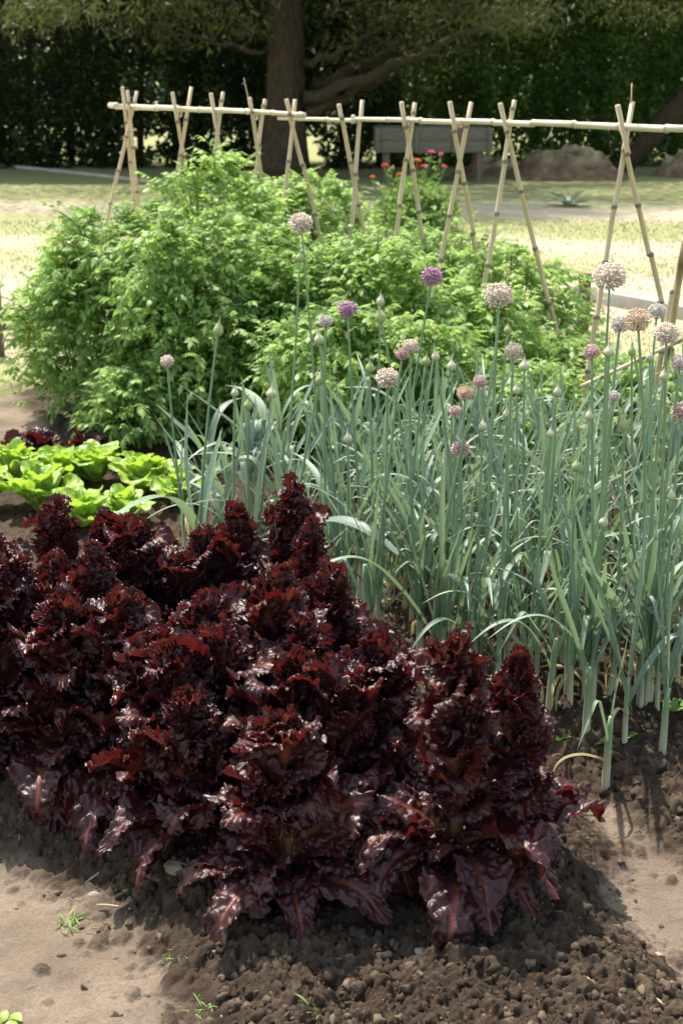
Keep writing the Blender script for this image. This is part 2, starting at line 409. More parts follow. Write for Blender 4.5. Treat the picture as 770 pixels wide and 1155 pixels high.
def soil_clods():
    r = np.random.RandomState(21); mb = MB(); I1 = ico(1); I2 = ico(2)
    N = 60000; y = 1.85+2.9*r.rand(N)**1.4; x = r.uniform(-.42, .42, N)*(y+.35)
    db = polydist(BED, x, y); dl = polydist(LEEK, x, y); bd = np.maximum(db, dl)
    k = (r.rand(N) < sstep(-.14, .05, bd)*.93+.07) & ((db < .42) | (y < 2.35)) & (dl < .6); x, y, bd = x[k], y[k], bd[k]
    z = soil_base(x, y)[0] + clods_at(x, y)
    for a, b, c, q in zip(x, y, z, bd):
        s = (1 if q > .03 else .75)*min(.0021*math.exp(abs(r.randn())*.72), .012)
        V, T = I2 if s > .007 else I1
        d = V*(1+.32*np.sin(V@r.uniform(-5, 5, 3)+r.rand()*6)[:, None]+.2*np.sin(V@r.uniform(-11, 11, 3))[:, None])*r.uniform(.6, 1.3, 3)*s
        mb.add(d+[a, b, c+s*.3], T=T, r=r.rand()**1.5 if q > .03 else .75+.25*r.rand())
    tag(mb.build('soil_crumbs', M['clod'], smooth=False), kind='stuff')
soil_clods()

# ------------------------------------------------------------------ lettuce leaves
def lettuce_leaf(seed, L, W, bend, ruff, freq, cup=.25, petiole=.3, n=46, m=27, blister=.003, tipw=.6):
    r = np.random.RandomState(seed); nz = Noise2(seed+500)
    u = np.linspace(0, 1, n)[:, None]; v = np.sin(np.linspace(-1, 1, m)*1.35)/math.sin(1.35); v = v[None]
    w = W*(petiole*(1-sstep(.05, .55, u)) + sstep(.0, .62, u))*(1-(1-tipw)*sstep(.7, 1.0, u))
    s = v*w*.5*np.ones_like(u); yl = L*(u - .28*u*sstep(.3, 1, u)*v*v) * np.ones_like(v)
    e = np.maximum(np.abs(v)*sstep(.15, .5, u), sstep(.55, 1.0, u)*.98+0*v)
    phi = np.arctan2(s/(W*.5), (yl/L-.5)*2.0)
    p1, p2, p3, p4 = r.rand(4)*6.28
    jit = 1.2*nz(phi*2.2+9, phi*0+3)+.8*nz(phi*5+2, phi*0+8)
    A = ruff*sstep(.6, 1, e)**1.1; A2 = ruff*sstep(.8, 1, e)
    env = .15+1.7*nz(phi*4+4, phi*0+1)*nz(phi*1.3+30, phi*0+6)*1.5
    zz = A*env*np.sin(freq*phi+p1+2.4*jit) + .6*A2*(.3+1.3*nz(phi*7+60, phi*0+2))*np.sin(2.15*freq*phi+p2+3.4*jit)
    ds = A*.28*np.cos(freq*phi+p3+2*jit) + .34*A2*np.cos(2.1*freq*phi+p4+4*jit)
    s = s + ds*np.sin(phi); yl = yl + ds*np.cos(phi)*.7
    zz = zz + cup*np.abs(s)**1.6/(W*.5)**.6*.9
    bl = (nz.fbm(s/.013+20, yl/.013+20, 2)-.5)*2
    vein = np.abs(np.sin((yl-np.abs(s)*.9)/L*26))
    zz = zz + (.016*sstep(.3,1,e)+.004)*(nz(s/.045+3, yl/.045+40)-.5)*2 + blister*(bl*1.8 + .7*vein)*sstep(.04, .2, np.abs(v)*np.ones_like(u))
    rb = np.exp(-(s/(.0042+.015*W/.14*(1-u)**1.2))**2)
    zz = zz - rb*.006*(1-u)
    # bend the strip
    uu = u[:, 0]; th = np.zeros(n)
    for a, b, k in bend: th = th - k*sstep(a, b, uu)
    dx = np.cos(th)*L/(n-1); dz = np.sin(th)*L/(n-1)
    cx = np.concatenate([[0], np.cumsum(dx[:-1])]); cz = np.concatenate([[0], np.cumsum(dz[:-1])])
    f = np.clip(yl/L, 0, 1.15); X = np.interp(f, uu, cx)+np.clip(f-1, 0, 1)*L*math.cos(th[-1]); Z = np.interp(f, uu, cz)+np.clip(f-1, 0, 1)*L*math.sin(th[-1])
    t = np.interp(f, uu, th)
    tw = r.uniform(-.5, .5)*u**1.5; c_, s_ = np.cos(tw), np.sin(tw)
    sy = s*c_-zz*s_; zz = s*s_+zz*c_
    V = np.stack([X-np.sin(t)*zz, sy, Z+np.cos(t)*zz], -1)
    return MB().add(V, grid_faces(n, m), rib=rb.ravel(), u=(u*np.ones_like(v)).ravel())
red_big = [lettuce_leaf(100+i, .225, random.uniform(.145, .185), [(0, .5, random.uniform(.3, .7)), (.45, 1, random.uniform(.9, 1.7))], .0062, random.uniform(17, 22), .16, .26, 84, 57, .0050, .72).mesh('lettuce_leaf_low', M['red']) for i in range(9)]
red_mid = [lettuce_leaf(200+i, .175, random.uniform(.13, .165), [(0, .4, random.uniform(-.2, .2)), (.5, 1, random.uniform(.5, 1.6))], .0072, random.uniform(17, 22), .22, .28, 80, 57, .0042, .8).mesh('lettuce_leaf_middle', M['red']) for i in range(10)]
red_top = [lettuce_leaf(300+i, .10, random.uniform(.075, .10), [(0, .4, random.uniform(-.4, .1)), (.5, 1, random.uniform(.2, 1.1))], .0068, random.uniform(14, 18), .4, .35, 62, 45, .0026, .8).mesh('lettuce_leaf_top', M['red']) for i in range(8)]

red_splay = [lettuce_leaf(150+i, random.uniform(.24, .29), random.uniform(.115, .145), [(0, .5, random.uniform(.5, .9)), (.4, 1, random.uniform(1.0, 1.6))], .0062, random.uniform(17, 22), .30, .36, 84, 53, .0052, .66).mesh('lettuce_leaf_splayed', M['red']) for i in range(7)]
def red_lettuce(x, y, h, label, r, spread=1., nleaf=52, lean=None, blunt=False, splay=()):
    z0 = sz(x, y)
    root = empty('red_lettuce', (x, y, z0-.015), label, 'lettuce', 'red frilly lettuces in the front bed')
    lx, ly = (r.normal(0, .035), r.normal(0, .03)) if lean is None else lean
    pts = bez((0, 0, 0), (lx*.3+r.normal(0, .012), ly*.3, h*.5), (lx, ly, h*.98), 10)
    MB().add(*tube(pts, np.linspace(.017, .005, 10), 8)).build('stem', M['redstem'], root)
    def leaf(me, p, az, el, sc, roll):
        o = link('leaf', me, root)
        o.matrix_basis = Matrix.Translation(p) @ Matrix.Rotation(az, 4, 'Z') @ Matrix.Rotation(-el, 4, 'Y') @ Matrix.Rotation(roll, 4, 'X') @ Matrix.Diagonal((sc, sc*r.uniform(.85, 1.12), sc, 1))
    def at(f): return np.array([np.interp(f, np.linspace(0, 1, 10), pts[:, k]) for k in range(3)])
    for az in splay: leaf(red_splay[r.randint(7)], at(r.uniform(.08, .2)), R(az+r.normal(0, 6)), R(r.uniform(28, 48)), r.uniform(.9, 1.1), r.normal(0, .2))
    az0 = r.rand()*6.28
    for i in range(nleaf):
        f = (i+.5)/nleaf; hf = np.clip((.06+.94*f**1.05)*(.92 if blunt else .98)+r.normal(0, .03), .04, .99)
        if hf < .2: me = red_big[r.randint(len(red_big))]; sc = r.uniform(.62, .95)*spread
        elif hf < (.78 if blunt else .68): me = red_mid[r.randint(len(red_mid))]; sc = r.uniform(.7, 1.2)*(1.1-.32*(hf-.2)/.6)*(.45+.55*spread)
        else: me = red_top[r.randint(len(red_top))]; sc = r.uniform(.8, 1.2)*(1.25-.75*(hf-.72)/.28)
        el = R(np.interp(hf, [0, .1, .24, .5, .8, 1], [16, 34, 52, 62, 70, 82])+r.normal(0, 14))
        leaf(me, at(hf), az0+i*2.39996+r.normal(0, .5), el, sc, r.normal(0, .35))
    return root
LETT = [  # top pixel, height, label
 (522, 706, .57, .90, 'large red lettuce at the right front corner, long lower leaves arching onto the soil'),
 (588, 742, .47, .72, 'slim red lettuce spire just right of the large corner lettuce, beside the leek stalks'),
 (427, 692, .50, .9, 'red lettuce with a rounded frilly top right of the bed, left of the corner lettuce'),
 (374, 638, .52, .85, 'narrow red lettuce tower on the right flank, below and right of the tallest spire'),
 (328, 534, .63, .92, 'tallest red lettuce, its thin pointed spire standing against the leek leaves'),
 (268, 563, .58, .9, 'red lettuce with a blunt frilly tip just left of the tallest spire'),
 (226, 598, .52, .85, 'shorter red lettuce left of the blunt tipped one, near the bare soil strip'),
 (165, 572, .56, 1., 'broad red lettuce with a wide frilly head directly below the green lettuces'),
 (64, 566, .58, .9, 'red lettuce with a thin upright spire in front of the green lettuces at the left'),
 (8, 592, .55, .95, 'red lettuce cut by the left picture edge, rearmost on that side of the bed'),
 (303, 640, .55, .95, 'red lettuce in the middle of the patch, below the blunt tipped one'),
 (108, 622, .52, 1., 'red lettuce in the second rank, below the thin spire on the left'),
 (213, 662, .50, 1., 'red lettuce with glossy blistered leaves in the middle left of the patch'),
 (8, 636, .50, 1., 'red lettuce at the left edge of the patch, middle rank, with shining leaf tops'),
 (135, 668, .48, 1., 'red lettuce with a frilly dome in the left centre, third rank from the front'),
 (392, 738, .46, 1., 'red lettuce in front of the rounded top one, its leaves glinting on the right'),
 (252, 706, .46, 1.05, 'red lettuce in the centre front, behind the one sprawling onto the soil'),
 (58, 668, .46, 1., 'red lettuce at the left front, its low leaves hanging over the path edge'),
 (165, 703, .45, 1., 'red lettuce above the half buried stone, on the left front slope of the bed'),
 (322, 786, .42, 1.1, 'foremost red lettuce, with two broad leaves lying out on the soil'),
 (-80, 600, .52, 1., 'red lettuce almost outside the left edge of the picture'),
 (-60, 645, .46, 1., 'low red lettuce leaning in at the left edge of the picture, front rank'),
]
LETT += [
 (120, 590, .50, .8, 'red lettuce between the thin spire and the broad headed plant, a little lower than both'),
 (192, 618, .48, .8, 'red lettuce tucked between the broad headed plant and the middle of the patch'),
 (352, 590, .54, .7, 'red lettuce leaning against the right side of the tallest spire'),
 (62, 632, .48, .85, 'red lettuce in the left of the patch, just below the thin spire'),
 (340, 690, .48, .85, 'red lettuce right of the middle of the patch, below the tallest spire'),
 (210, 722, .44, .85, 'red lettuce in the left centre of the patch, with rusty inner leaves'),
 (300, 725, .46, .8, 'red lettuce in the centre, just behind the foremost plant'),
 (404, 726, .44, .8, 'red lettuce on the right flank below the rounded top one'),
 (232, 770, .38, .85, 'low red lettuce left of the foremost plant, leaning out over the bank'),
]
r_ = np.random.RandomState(31)
for px, py, h, sp, lab in LETT:
    p = G(px, py, BH+h); spire = 'spire' in lab or 'tower' in lab
    corner = lab.startswith('large red'); fore = lab.startswith('foremost')
    spl = (-32, -52, -72, -100, -135, 205) if corner else (-78, -112, -150, -40) if fore else tuple(r_.uniform(0, 360, 3))
    red_lettuce(p[0], p[1], h, lab, r_, sp*.95, nleaf=int(36+22*h/.6*sp), blunt=not spire, lean=(0, 0) if spire or corner else None, splay=spl)

# small dark red lettuces behind the green row
for px, py, lab in ((10, 538, 'small dark red lettuce at the left edge behind the green lettuces'), (100, 532, 'small dark red lettuce behind the middle of the green lettuces'), (50, 530, 'little bronze red lettuce between the other two behind the green row')):
    p = G(px, py-8, 0); root = empty('small_red_lettuce', (p[0], p[1], sz(p[0], p[1])), lab, 'lettuce', 'small red lettuces behind the green ones', r_.rand()*6)
    for i in range(16):
        o = link('leaf', red_mid[r_.randint(10)], root); el = R(28+50*i/16); sc = r_.uniform(.55, .8)
        o.matrix_basis = Matrix.Translation((0, 0, .01+.002*i)) @ Matrix.Rotation(i*2.4, 4, 'Z') @ Matrix.Rotation(-el, 4, 'Y') @ Matrix.Scale(sc, 4)
# green lettuces
grn = [lettuce_leaf(400+i, .19, random.uniform(.12, .15), [(0, .4, random.uniform(-.3, .1)), (.4, 1, random.uniform(.4, 1.2))], .005, random.uniform(3, 5), .35, .35, 30, 19, .003, .72).mesh('green_lettuce_leaf', M['green']) for i in range(8)]
GL = [(45, 578, 1.1, 'big bright green lettuce nearest the left edge of the picture'), (110, 545, 1., 'green lettuce at the back of the green row, in its middle'), (165, 556, 1., 'green lettuce with wide pale leaves right of the middle of the green row'),
      (205, 572, .85, 'compact green lettuce at the right end, touching the leek leaves'), (140, 592, .85, 'front green lettuce just behind the red spires, right of centre'), (92, 598, .85, 'front green lettuce with upright leaves behind the thin red spire'),
      (20, 545, .9, 'green lettuce at the back left of the green row'), (-20, 575, 1., 'green lettuce cut off by the left picture edge'), (70, 548, .9, 'green lettuce with round cupped leaves at the back, left of the middle')]
for px, py, s, lab in GL:
    p = G(px, py, .0); root = empty('green_lettuce', (p[0], p[1], sz(p[0], p[1])), lab, 'lettuce', 'green lettuces in the row behind the red ones', r_.rand()*6)
    for i in range(20):
        o = link('leaf', grn[r_.randint(8)], root); el = R(30+50*i/20+r_.normal(0, 7)); sc = s*r_.uniform(.8, 1.1)*(1.1-.4*i/20)
        o.matrix_basis = Matrix.Translation((0, 0, .01+.002*i)) @ Matrix.Rotation(i*2.4+r_.normal(0, .2), 4, 'Z') @ Matrix.Rotation(-el, 4, 'Y') @ Matrix.Scale(sc, 4)

# ------------------------------------------------------------------ leeks
def strap(seed, L, W, bend, n=30, tipd=.06):
    r = np.random.RandomState(seed); u = np.linspace(0, 1, n); v = np.linspace(-1, 1, 7)
    w = W*.5*np.minimum(1, (1-u)*2.6+.0)**.8*(.75+.25*sstep(0, .3, u))
    th = np.full(n, 0.)
    for a, b, k in bend: th = th - k*sstep(a, b, u)
    th += .05*np.sin(u*7+r.rand()*6)
    side = np.cumsum(.25*np.sin(u*3+r.rand()*6)*r.uniform(-.4, .4))*L/n
    cx = np.cumsum(np.cos(th))*L/n; cz = np.cumsum(np.sin(th))*L/n
    fold = (.75-.45*sstep(.1, .8, u))
    zz = np.abs(v)[None]*w[:, None]*fold[:, None]
    sy = v[None]*w[:, None]*np.cos(fold*.7)[:, None]+side[:, None]
    X = cx[:, None]-np.sin(th)[:, None]*zz; Z = cz[:, None]+np.cos(th)[:, None]*zz
    return MB().add(np.stack([X, sy, Z], -1), grid_faces(n, 7), tip=np.repeat(sstep(1-tipd, 1, u), 7))
leek_straight = [strap(600+i, .60, random.uniform(.015, .025), [(0, 1, random.uniform(-.1, .45))]).mesh('leek_leaf_straight', M['leek']) for i in range(8)]
leek_arch = [strap(620+i, .58, random.uniform(.016, .027), [(0, .5, random.uniform(.1, .4)), (.4, .95, random.uniform(.6, 1.7))]).mesh('leek_leaf_arching', M['leek']) for i in range(8)]
leek_fold = [strap(640+i, .54, random.uniform(.02, .032), [(0, .4, .15), (random.uniform(.4, .55), random.uniform(.6, .68), random.uniform(1.7, 2.5))]).mesh('leek_leaf_folded', M['leek']) for i in range(7)]
leek_dry = [strap(660+i, .24, .012, [(0, .3, .5), (.2, .8, random.uniform(1.2, 2.2))], tipd=.5).mesh('dry_leaf', M['dry']) for i in range(5)]
stalks = []
for i in range(3):
    V, Q, T = tube(bez((0, 0, -.02), (.004, 0, .1), (0, .003, .22), 9), [.0105, .0105, .0102, .010, .0096, .0092, .0088, .008, .006], 10)
    stalks.append(MB().add(V, Q, T, u=np.clip(V[:, 2]/.2, 0, 1)).mesh('leek_stalk', M['stalk']))
def bud_mesh():
    u = np.linspace(0, 1, 16); rr = np.interp(u, [0, .05, .15, .28, .42, .55, .68, .8, 1], [.12, .45, .85, 1., .82, .45, .2, .1, .03])
    V, Q, T = tube(np.stack([u*0, u*0, u*3.4-.9], -1), rr, 12); return MB().add(V, Q, T, u=np.clip((V[:, 2]+.9)/2.2, 0, 1)).mesh('bud', M['bud'])
BUD = bud_mesh()
def head_mesh(seed, key, nf, size, flat=1., loose=0.):
    r = np.random.RandomState(seed); mb = MB()
    k = np.arange(nf)+.5; ph = np.arccos(1-2*k/nf*flat); th = k*2.39996
    D = np.stack([np.cos(th)*np.sin(ph), np.sin(th)*np.sin(ph), np.cos(ph)], -1) + r.normal(0, .10, (nf, 3))
    D /= np.linalg.norm(D, axis=1)[:, None]
    V0, T0 = ico(1)
    mb.add(ico(2)[0]*.62, T=ico(2)[1], core=1., r=.5)
    for d in D:
        rad = r.uniform(.80, 1.06)+loose*r.normal(0, .12); s = size*r.uniform(.7, 1.2)
        a = np.cross(d, [.3, .5, .8]); a /= np.linalg.norm(a); b = np.cross(d, a)
        B = np.stack([a, b, d*1.35])
        jag = 1+.35*np.sign(np.sin(3*np.arctan2(V0[:, 1], V0[:, 0])))*(V0[:, 2] > -.2)
        V = (V0*np.stack([jag, jag, np.ones(len(V0))], -1)*s) @ B + d*rad
        mb.add(V, T=T0, r=r.rand(), core=np.clip(.25-.6*V0[:, 2], 0, 1)*.5)
        pv, pq, pt = tube([d*.2, d*(rad-s)], .016, 3, False); mb.add(pv, pq, pt, core=.85, r=.3)
    return mb.mesh('flower_head_'+key, M['f_'+key])
HEADS = {k: [head_mesh(700+10*i+j, k, n, s) for j in range(2)] for i, (k, n, s) in enumerate((('white', 230, .088), ('pink', 240, .085), ('tan', 220, .085), ('purple', 190, .10), ('greywhite', 240, .08)))}

def leek(x, y, label, cat, group, r, spec=None, nl=None, hs=1., wide=1.):
    if x < -.12*y/4: wide = 1.75
    z0 = sz(x, y)
    root = empty('leek_plant', (x, y, z0), label, cat, group, 0)
    nl = nl if nl is not None else r.randint(4, 8)
    az0 = r.uniform(0, 3.14); sc0 = hs*r.uniform(.58, .95)
    st = link('stalk', stalks[r.randint(3)], root); ks = r.uniform(.6, 1.05)
    st.matrix_basis = Matrix.Rotation(r.rand()*6, 4, 'Z') @ Matrix.Rotation(r.normal(0, .05), 4, 'Y') @ Matrix.Diagonal((ks, ks, r.uniform(.8, 1.2), 1))
    for i in range(nl):
        k = r.rand(); me = leek_straight[r.randint(8)] if k < .55 else leek_arch[r.randint(8)] if k < .85 else leek_fold[r.randint(7)]
        el = R(86-34*r.rand()**1.8 - (0 if k < .55 else 4)); az = az0+math.pi*(i % 2)+r.normal(0, .55); s = sc0*r.uniform(.78, 1.1)*(1.08-.04*i)
        o = link('leaf', me, root)
        o.matrix_basis = Matrix.Translation((0, 0, .09+.025*i*ks)) @ Matrix.Rotation(az, 4, 'Z') @ Matrix.Rotation(-el, 4, 'Y') @ Matrix.Rotation(r.normal(0, .3), 4, 'X') @ Matrix.Diagonal((s, s*r.uniform(.75, 1.25)*wide, s*(.5+.5*wide), 1))
    for _ in range(r.randint(0, 2)):
        o = link('dry_leaf', leek_dry[r.randint(5)], root); s = r.uniform(.7, 1.1)
        o.matrix_basis = Matrix.Translation((0, 0, .07)) @ Matrix.Rotation(r.rand()*6, 4, 'Z') @ Matrix.Rotation(-R(r.uniform(20, 75)), 4, 'Y') @ Matrix.Scale(s, 4)
    if spec:
        kind, top, rad, tilt = spec[:4]
        T = np.asarray(top)-np.array([x, y, z0])
        mid = np.array([T[0]*.35+r.normal(0, .012), T[1]*.35, T[2]*.55]) if len(spec) < 5 else np.asarray(spec[4])
        pts = bez((0, 0, .12), mid, T, 18); rs = np.linspace(.0052, .0032, 18)
        MB().add(*tube(pts, rs, 8)).build('flower_stem', M['scape'], root)
        dr = pts[-1]-pts[-2]; q = Vector(dr).to_track_quat('Z', 'Y').to_matrix().to_4x4()
        if kind == 'bud':
            o = link('bud', BUD, root); o.matrix_basis = Matrix.Translation(T) @ q @ Matrix.Diagonal((rad, rad, rad*r.uniform(.9, 1.3), 1))
        else:
            o = link('flower_head', HEADS[kind][r.randint(2)], root); o.matrix_basis = Matrix.Translation(T+dr/np.linalg.norm(dr)*rad*.5) @ q @ Matrix.Rotation(r.rand()*6, 4, 'Z') @ Matrix.Diagonal((rad, rad, rad*r.uniform(.8, .95), 1))
    return root
LROWS = [G(215, 605), G(300, 680), G(440, 765), G(640, 838), G(700, 836), G(800, 846), G(1300, 560), G(240, 540)]
def inleek(x, y): return float(polydist(LROWS, np.array([x]), np.array([y]))[0])
def place_flower(px, py, rpx, kind, label, r, zt=None, group=None, Y=None, basepx=None):
    d = ray(px, py); tan = -d[2]/d[1]; zt = zt or r.uniform(.92, 1.1)
    Yt = Y or (CAM_H-zt)/tan
    if Y is None:
        Yt = min(Yt, 5.0)
        for _ in range(60):
            if inleek(d[0]/d[1]*Yt, Yt) > .03: break
            Yt += .03 if Yt < 4.3 else -.03
    p = AT(px, py, Yt); rad = rpx/pxm(p)
    bx, by = p[0]+r.normal(.0, .05), p[1]+r.normal(0, .04)
    if basepx: bx = AT(basepx, py, Yt)[0]
    leek(bx, by, label, 'leek', group, r, (kind, p, rad, 0), nl=r.randint(2, 5))
rf = np.random.RandomState(77)
FL = [(340, 258, 13, 'white', 'leek with a pale pinkish white ball flower highest above the tomato foliage, left centre'),
 (486, 317, 11, 'purple', 'leek with a mauve purple ball flower standing alone above the tomato foliage'),
 (562, 341, 16, 'white', 'leek with a large creamy white ball flower in front of a crossed cane pair'),
 (392, 354, 10.5, 'purple', 'leek with a magenta ball flower beside a small greyish head'),
 (367, 366, 8, 'greywhite', 'leek with a small greyish head directly left of the magenta flower'),
 (453, 403, 8, 'pink', 'leek with a dull pink head partly behind a paler one, centre of the leek bed'),
 (463, 395, 9.5, 'white', 'leek with a pale head overlapping a dull pink one, centre of the leek bed'),
 (437, 433, 13, 'white', 'leek with a wide whitish head low on the left of the flowering leeks'),
 (579, 401, 10, 'white', 'leek with a ragged pale head below the large creamy white flower'),
 (524, 448, 9, 'tan', 'leek with a faded tan pink head low in the middle of the bed'),
 (540, 434, 8, 'pink', 'leek with a half opened pinkish head right above the faded tan one'),
 (513, 467, 7, 'pink', 'leek with a small pale pink head, just above the lowest pink flower'),
 (519, 511, 10.5, 'pink', 'leek with the lowest pink ball flower, down among the leaf tips'),
 (687, 320, 18, 'white', 'leek with the largest pinkish white ball flower, high against the lawn'),
 (719, 368, 14.5, 'tan', 'leek with a peach coloured ball flower between a grey and a white one'),
 (698, 371, 10, 'greywhite', 'leek with a greyish mauve head touching the left of the peach coloured flower'),
 (740, 356, 10, 'greywhite', 'leek with a small grey white head against the leaning cane at right'),
 (751, 382, 14, 'white', 'leek with a creamy white ball flower at right, below the small grey white head'),
 (667, 402, 10, 'pink', 'leek with a brownish mauve flattened head in front of a cane'),
 (691, 451, 7.5, 'greywhite', 'leek with a small pale head hidden among stems at lower right'),
 (768, 470, 12, 'pink', 'leek with a pale pink flower cut by the right picture edge'),
 (766, 414, 10, 'greywhite', 'leek with a whitish flower at the right edge, above the pale pink one')]
for px, py, rp, k, lab in FL: place_flower(px, py, rp, k, lab, rf, group='leeks in flower')
p = AT(189, 411, 4.75); leek(AT(207, 590, 4.75)[0], 4.75, 'lone leek with a small white head on a thin stem, leftmost of the bed', 'leek', 'leeks in flower', rf, ('white', p, 7.5/pxm(p), 0), nl=3)
BU = [(338, 292, 'bud under the highest pale flower'), (429, 341, 'bud, upper one of two buds in line above the centre'), (429, 359, 'lower one of two buds in line above the centre'), (246, 374, 'tall bud at the left before the dark tomato foliage'),
 (360, 384, 'bud just below the small greyish head'), (480, 408, 'bud, left one of three white buds in the centre'), (491, 403, 'middle one of three white buds in the centre'), (509, 414, 'plump bud, right one of three in the centre'),
 (572, 373, 'bud right below the large creamy flower'), (582, 441, 'round bud below the ragged pale head'), (686, 398, 'bud below the greyish mauve head'), (712, 397, 'white bud below the peach coloured flower'), (732, 404, 'white bud below the creamy flower at right'),
 (748, 425, 'plump white bud over the right hand canes'), (392, 496, 'bud low on the left among the leaf tips'), (628, 443, 'green round bud on a straight stem before the cane'), (571, 468, 'green bud under the middle of the canes'), (650, 527, 'small white bud among the leaves at lower right'),
 (512, 652, 'small bud deep among the leaves in the lower middle'), (265, 444, 'bud, left one of two yellowish buds, left end'), (280, 458, 'right one of two yellowish buds, left end'), (417, 416, 'slender bud left of the overlapping heads'), (544, 482, 'green bud right of the lowest pink flower'),
 (591, 414, 'bud beside the ragged pale head'), (740, 520, 'green bud low on the right side of the bed'), (360, 430, 'bud half hidden left of the wide whitish head'), (620, 490, 'small bud in front of the crossed canes'), (306, 445, 'small bud right of the two yellowish buds'),
 (703, 480, 'green bud under the brownish mauve head'), (664, 470, 'slim bud left of the small hidden pale head'), (756, 560, 'bud near the right edge below the pale pink flower'), (680, 590, 'small bud among upright leaves at right')]
for px, py, lab in BU: place_flower(px, py, rf.uniform(4.6, 6.6), 'bud', 'leek stem with a closed pointed '+lab.replace('bud', 'bud,', 1) if False else 'leek with closed '+lab, rf, zt=rf.uniform(.8, 1.05), group='leeks in bud')
# leaf-only leeks fill the bed on a rough grid of rows
spots = []
tries = 0
while len(spots) < 150 and tries < 20000:
    tries += 1
    y = rf.uniform(3.0, 5.2); x = rf.uniform(-1.2, 1.9)
    if inleek(x, y) < .03 or x > .33*(y+.3): continue
    if min([math.hypot(x-a, y-b) for a, b in spots] or [9]) < .085: continue
    spots.append((x, y))
for x, y in spots:
    sm = np.interp(inleek(x, y), [.05, .35], [.82, .98])
    leek(x, y, 'leek without flower or bud, its blue green strap leaves crowding among the others', 'leek', 'flowerless leeks filling the bed', rf, nl=rf.randint(6, 10), hs=sm)
# front stragglers with bare pale stalks
for px, py, lab in ((746, 848, 'leek with a thick pale bare stalk, nearest the right edge'), (704, 838, 'leek with a pale stalk and torn papery skin, second from the right front'), (660, 832, 'leek with a slim pale stalk at the front, left of the bare stalked pair'), (722, 800, 'leek standing just behind the bare stalked pair at the front right')):
    p = G(px, py, LH); leek(p[0], p[1], lab, 'leek', 'leeks at the front edge of the bed', rf, nl=4, hs=1.08)
p = G(683, 885, .03); leek(p[0], p[1], 'thin leek leaning at the very front edge, one leaf slanting up to the left', 'leek', 'leeks at the front edge of the bed', rf, nl=2, hs=.8)
# one long bent scape that dips at the right
mb = MB(); P0 = AT(470, 650, 3.6)
pts = np.array([AT(620, 845, 3.45), AT(622, 760, 3.45), AT(628, 690, 3.42), AT(650, 652, 3.40), AT(690, 655, 3.38), AT(718, 682, 3.37), AT(735, 686, 3.36)])
tt = np.linspace(0, 6, 40); i0 = np.clip(tt.astype(int), 0, 5); f = (tt-i0)[:, None]
def cr(P, i, f):
    a, b, c, d = P[np.maximum(i-1, 0)], P[i], P[np.minimum(i+1, len(P)-1)], P[np.minimum(i+2, len(P)-1)]
    return .5*((2*b)+(c-a)*f+(2*a-5*b+4*c-d)*f*f+(3*b-a-3*c+d)*f**3)
mb.add(*tube(cr(pts, i0, f), np.linspace(.007, .004, 40), 8))
tag(mb.build('leek_flower_stem', M['scape']), 'pale bent leek stem curving over and dipping at the right of the bed', 'leek stem')

# ------------------------------------------------------------------ tomatoes
def leaflet():
    o = np.array([(0, .03), (.14, .22), (.22, .09), (.38, .34), (.46, .14), (.62, .25), (.70, .08), (1, 0.0)])
    u = o[:, 0]; mid = np.stack([u, u*0, -.28*u**2], -1)
    Lf = np.stack([u-.06*(o[:, 1] > .18), o[:, 1], -.28*u**2-.45*o[:, 1]**1.3+.03], -1); Rt = Lf*[1, -1, 1]
    V = np.concatenate([Lf, mid, Rt]); k = len(o); i = np.arange(k-1)
    Q = np.concatenate([np.stack([i+k, i+k+1, i+1, i], -1), np.stack([i+2*k, i+2*k+1, i+k+1, i+k], -1)]); return V, Q
LV, LQ = leaflet()
def compound(seed):
    r = np.random.RandomState(seed); Vs = []; Qs = []; n = 0
    droop = r.uniform(.5, 1.2)
    def c(u): return np.array([u*(1-.12*droop*u), 0, -.38*droop*u*u])
    pl = [(1., 0, .36)]
    for u, s in ((.80, .27), (.55, .33), (.30, .25)):
        for sd in (-1, 1): pl.append((u+r.normal(0, .02), sd, s*r.uniform(.85, 1.15)))
    for u in (.67, .43): pl.append((u, r.choice([-1, 1]), .10))
    for u, sd, s in pl:
        a = sd*R(r.uniform(52, 80)); e = -.5*droop*u-r.uniform(0, .5); roll = r.normal(0, .35)
        m = np.array(Euler((roll, -e, a)).to_matrix())
        Vs.append((LV*s*[1, 1, r.uniform(.5, 1.8)]) @ m.T + c(u*.88)); Qs.append(LQ+n); n += len(LV)
    uu = np.linspace(0, .9, 5); P = np.array([c(a) for a in uu]); V, Q, T = tube(P, .012, 3, False); Vs.append(V); Qs.append(Q+n)
    return np.concatenate(Vs), np.concatenate(Qs)
COMP = [compound(800+i) for i in range(10)]
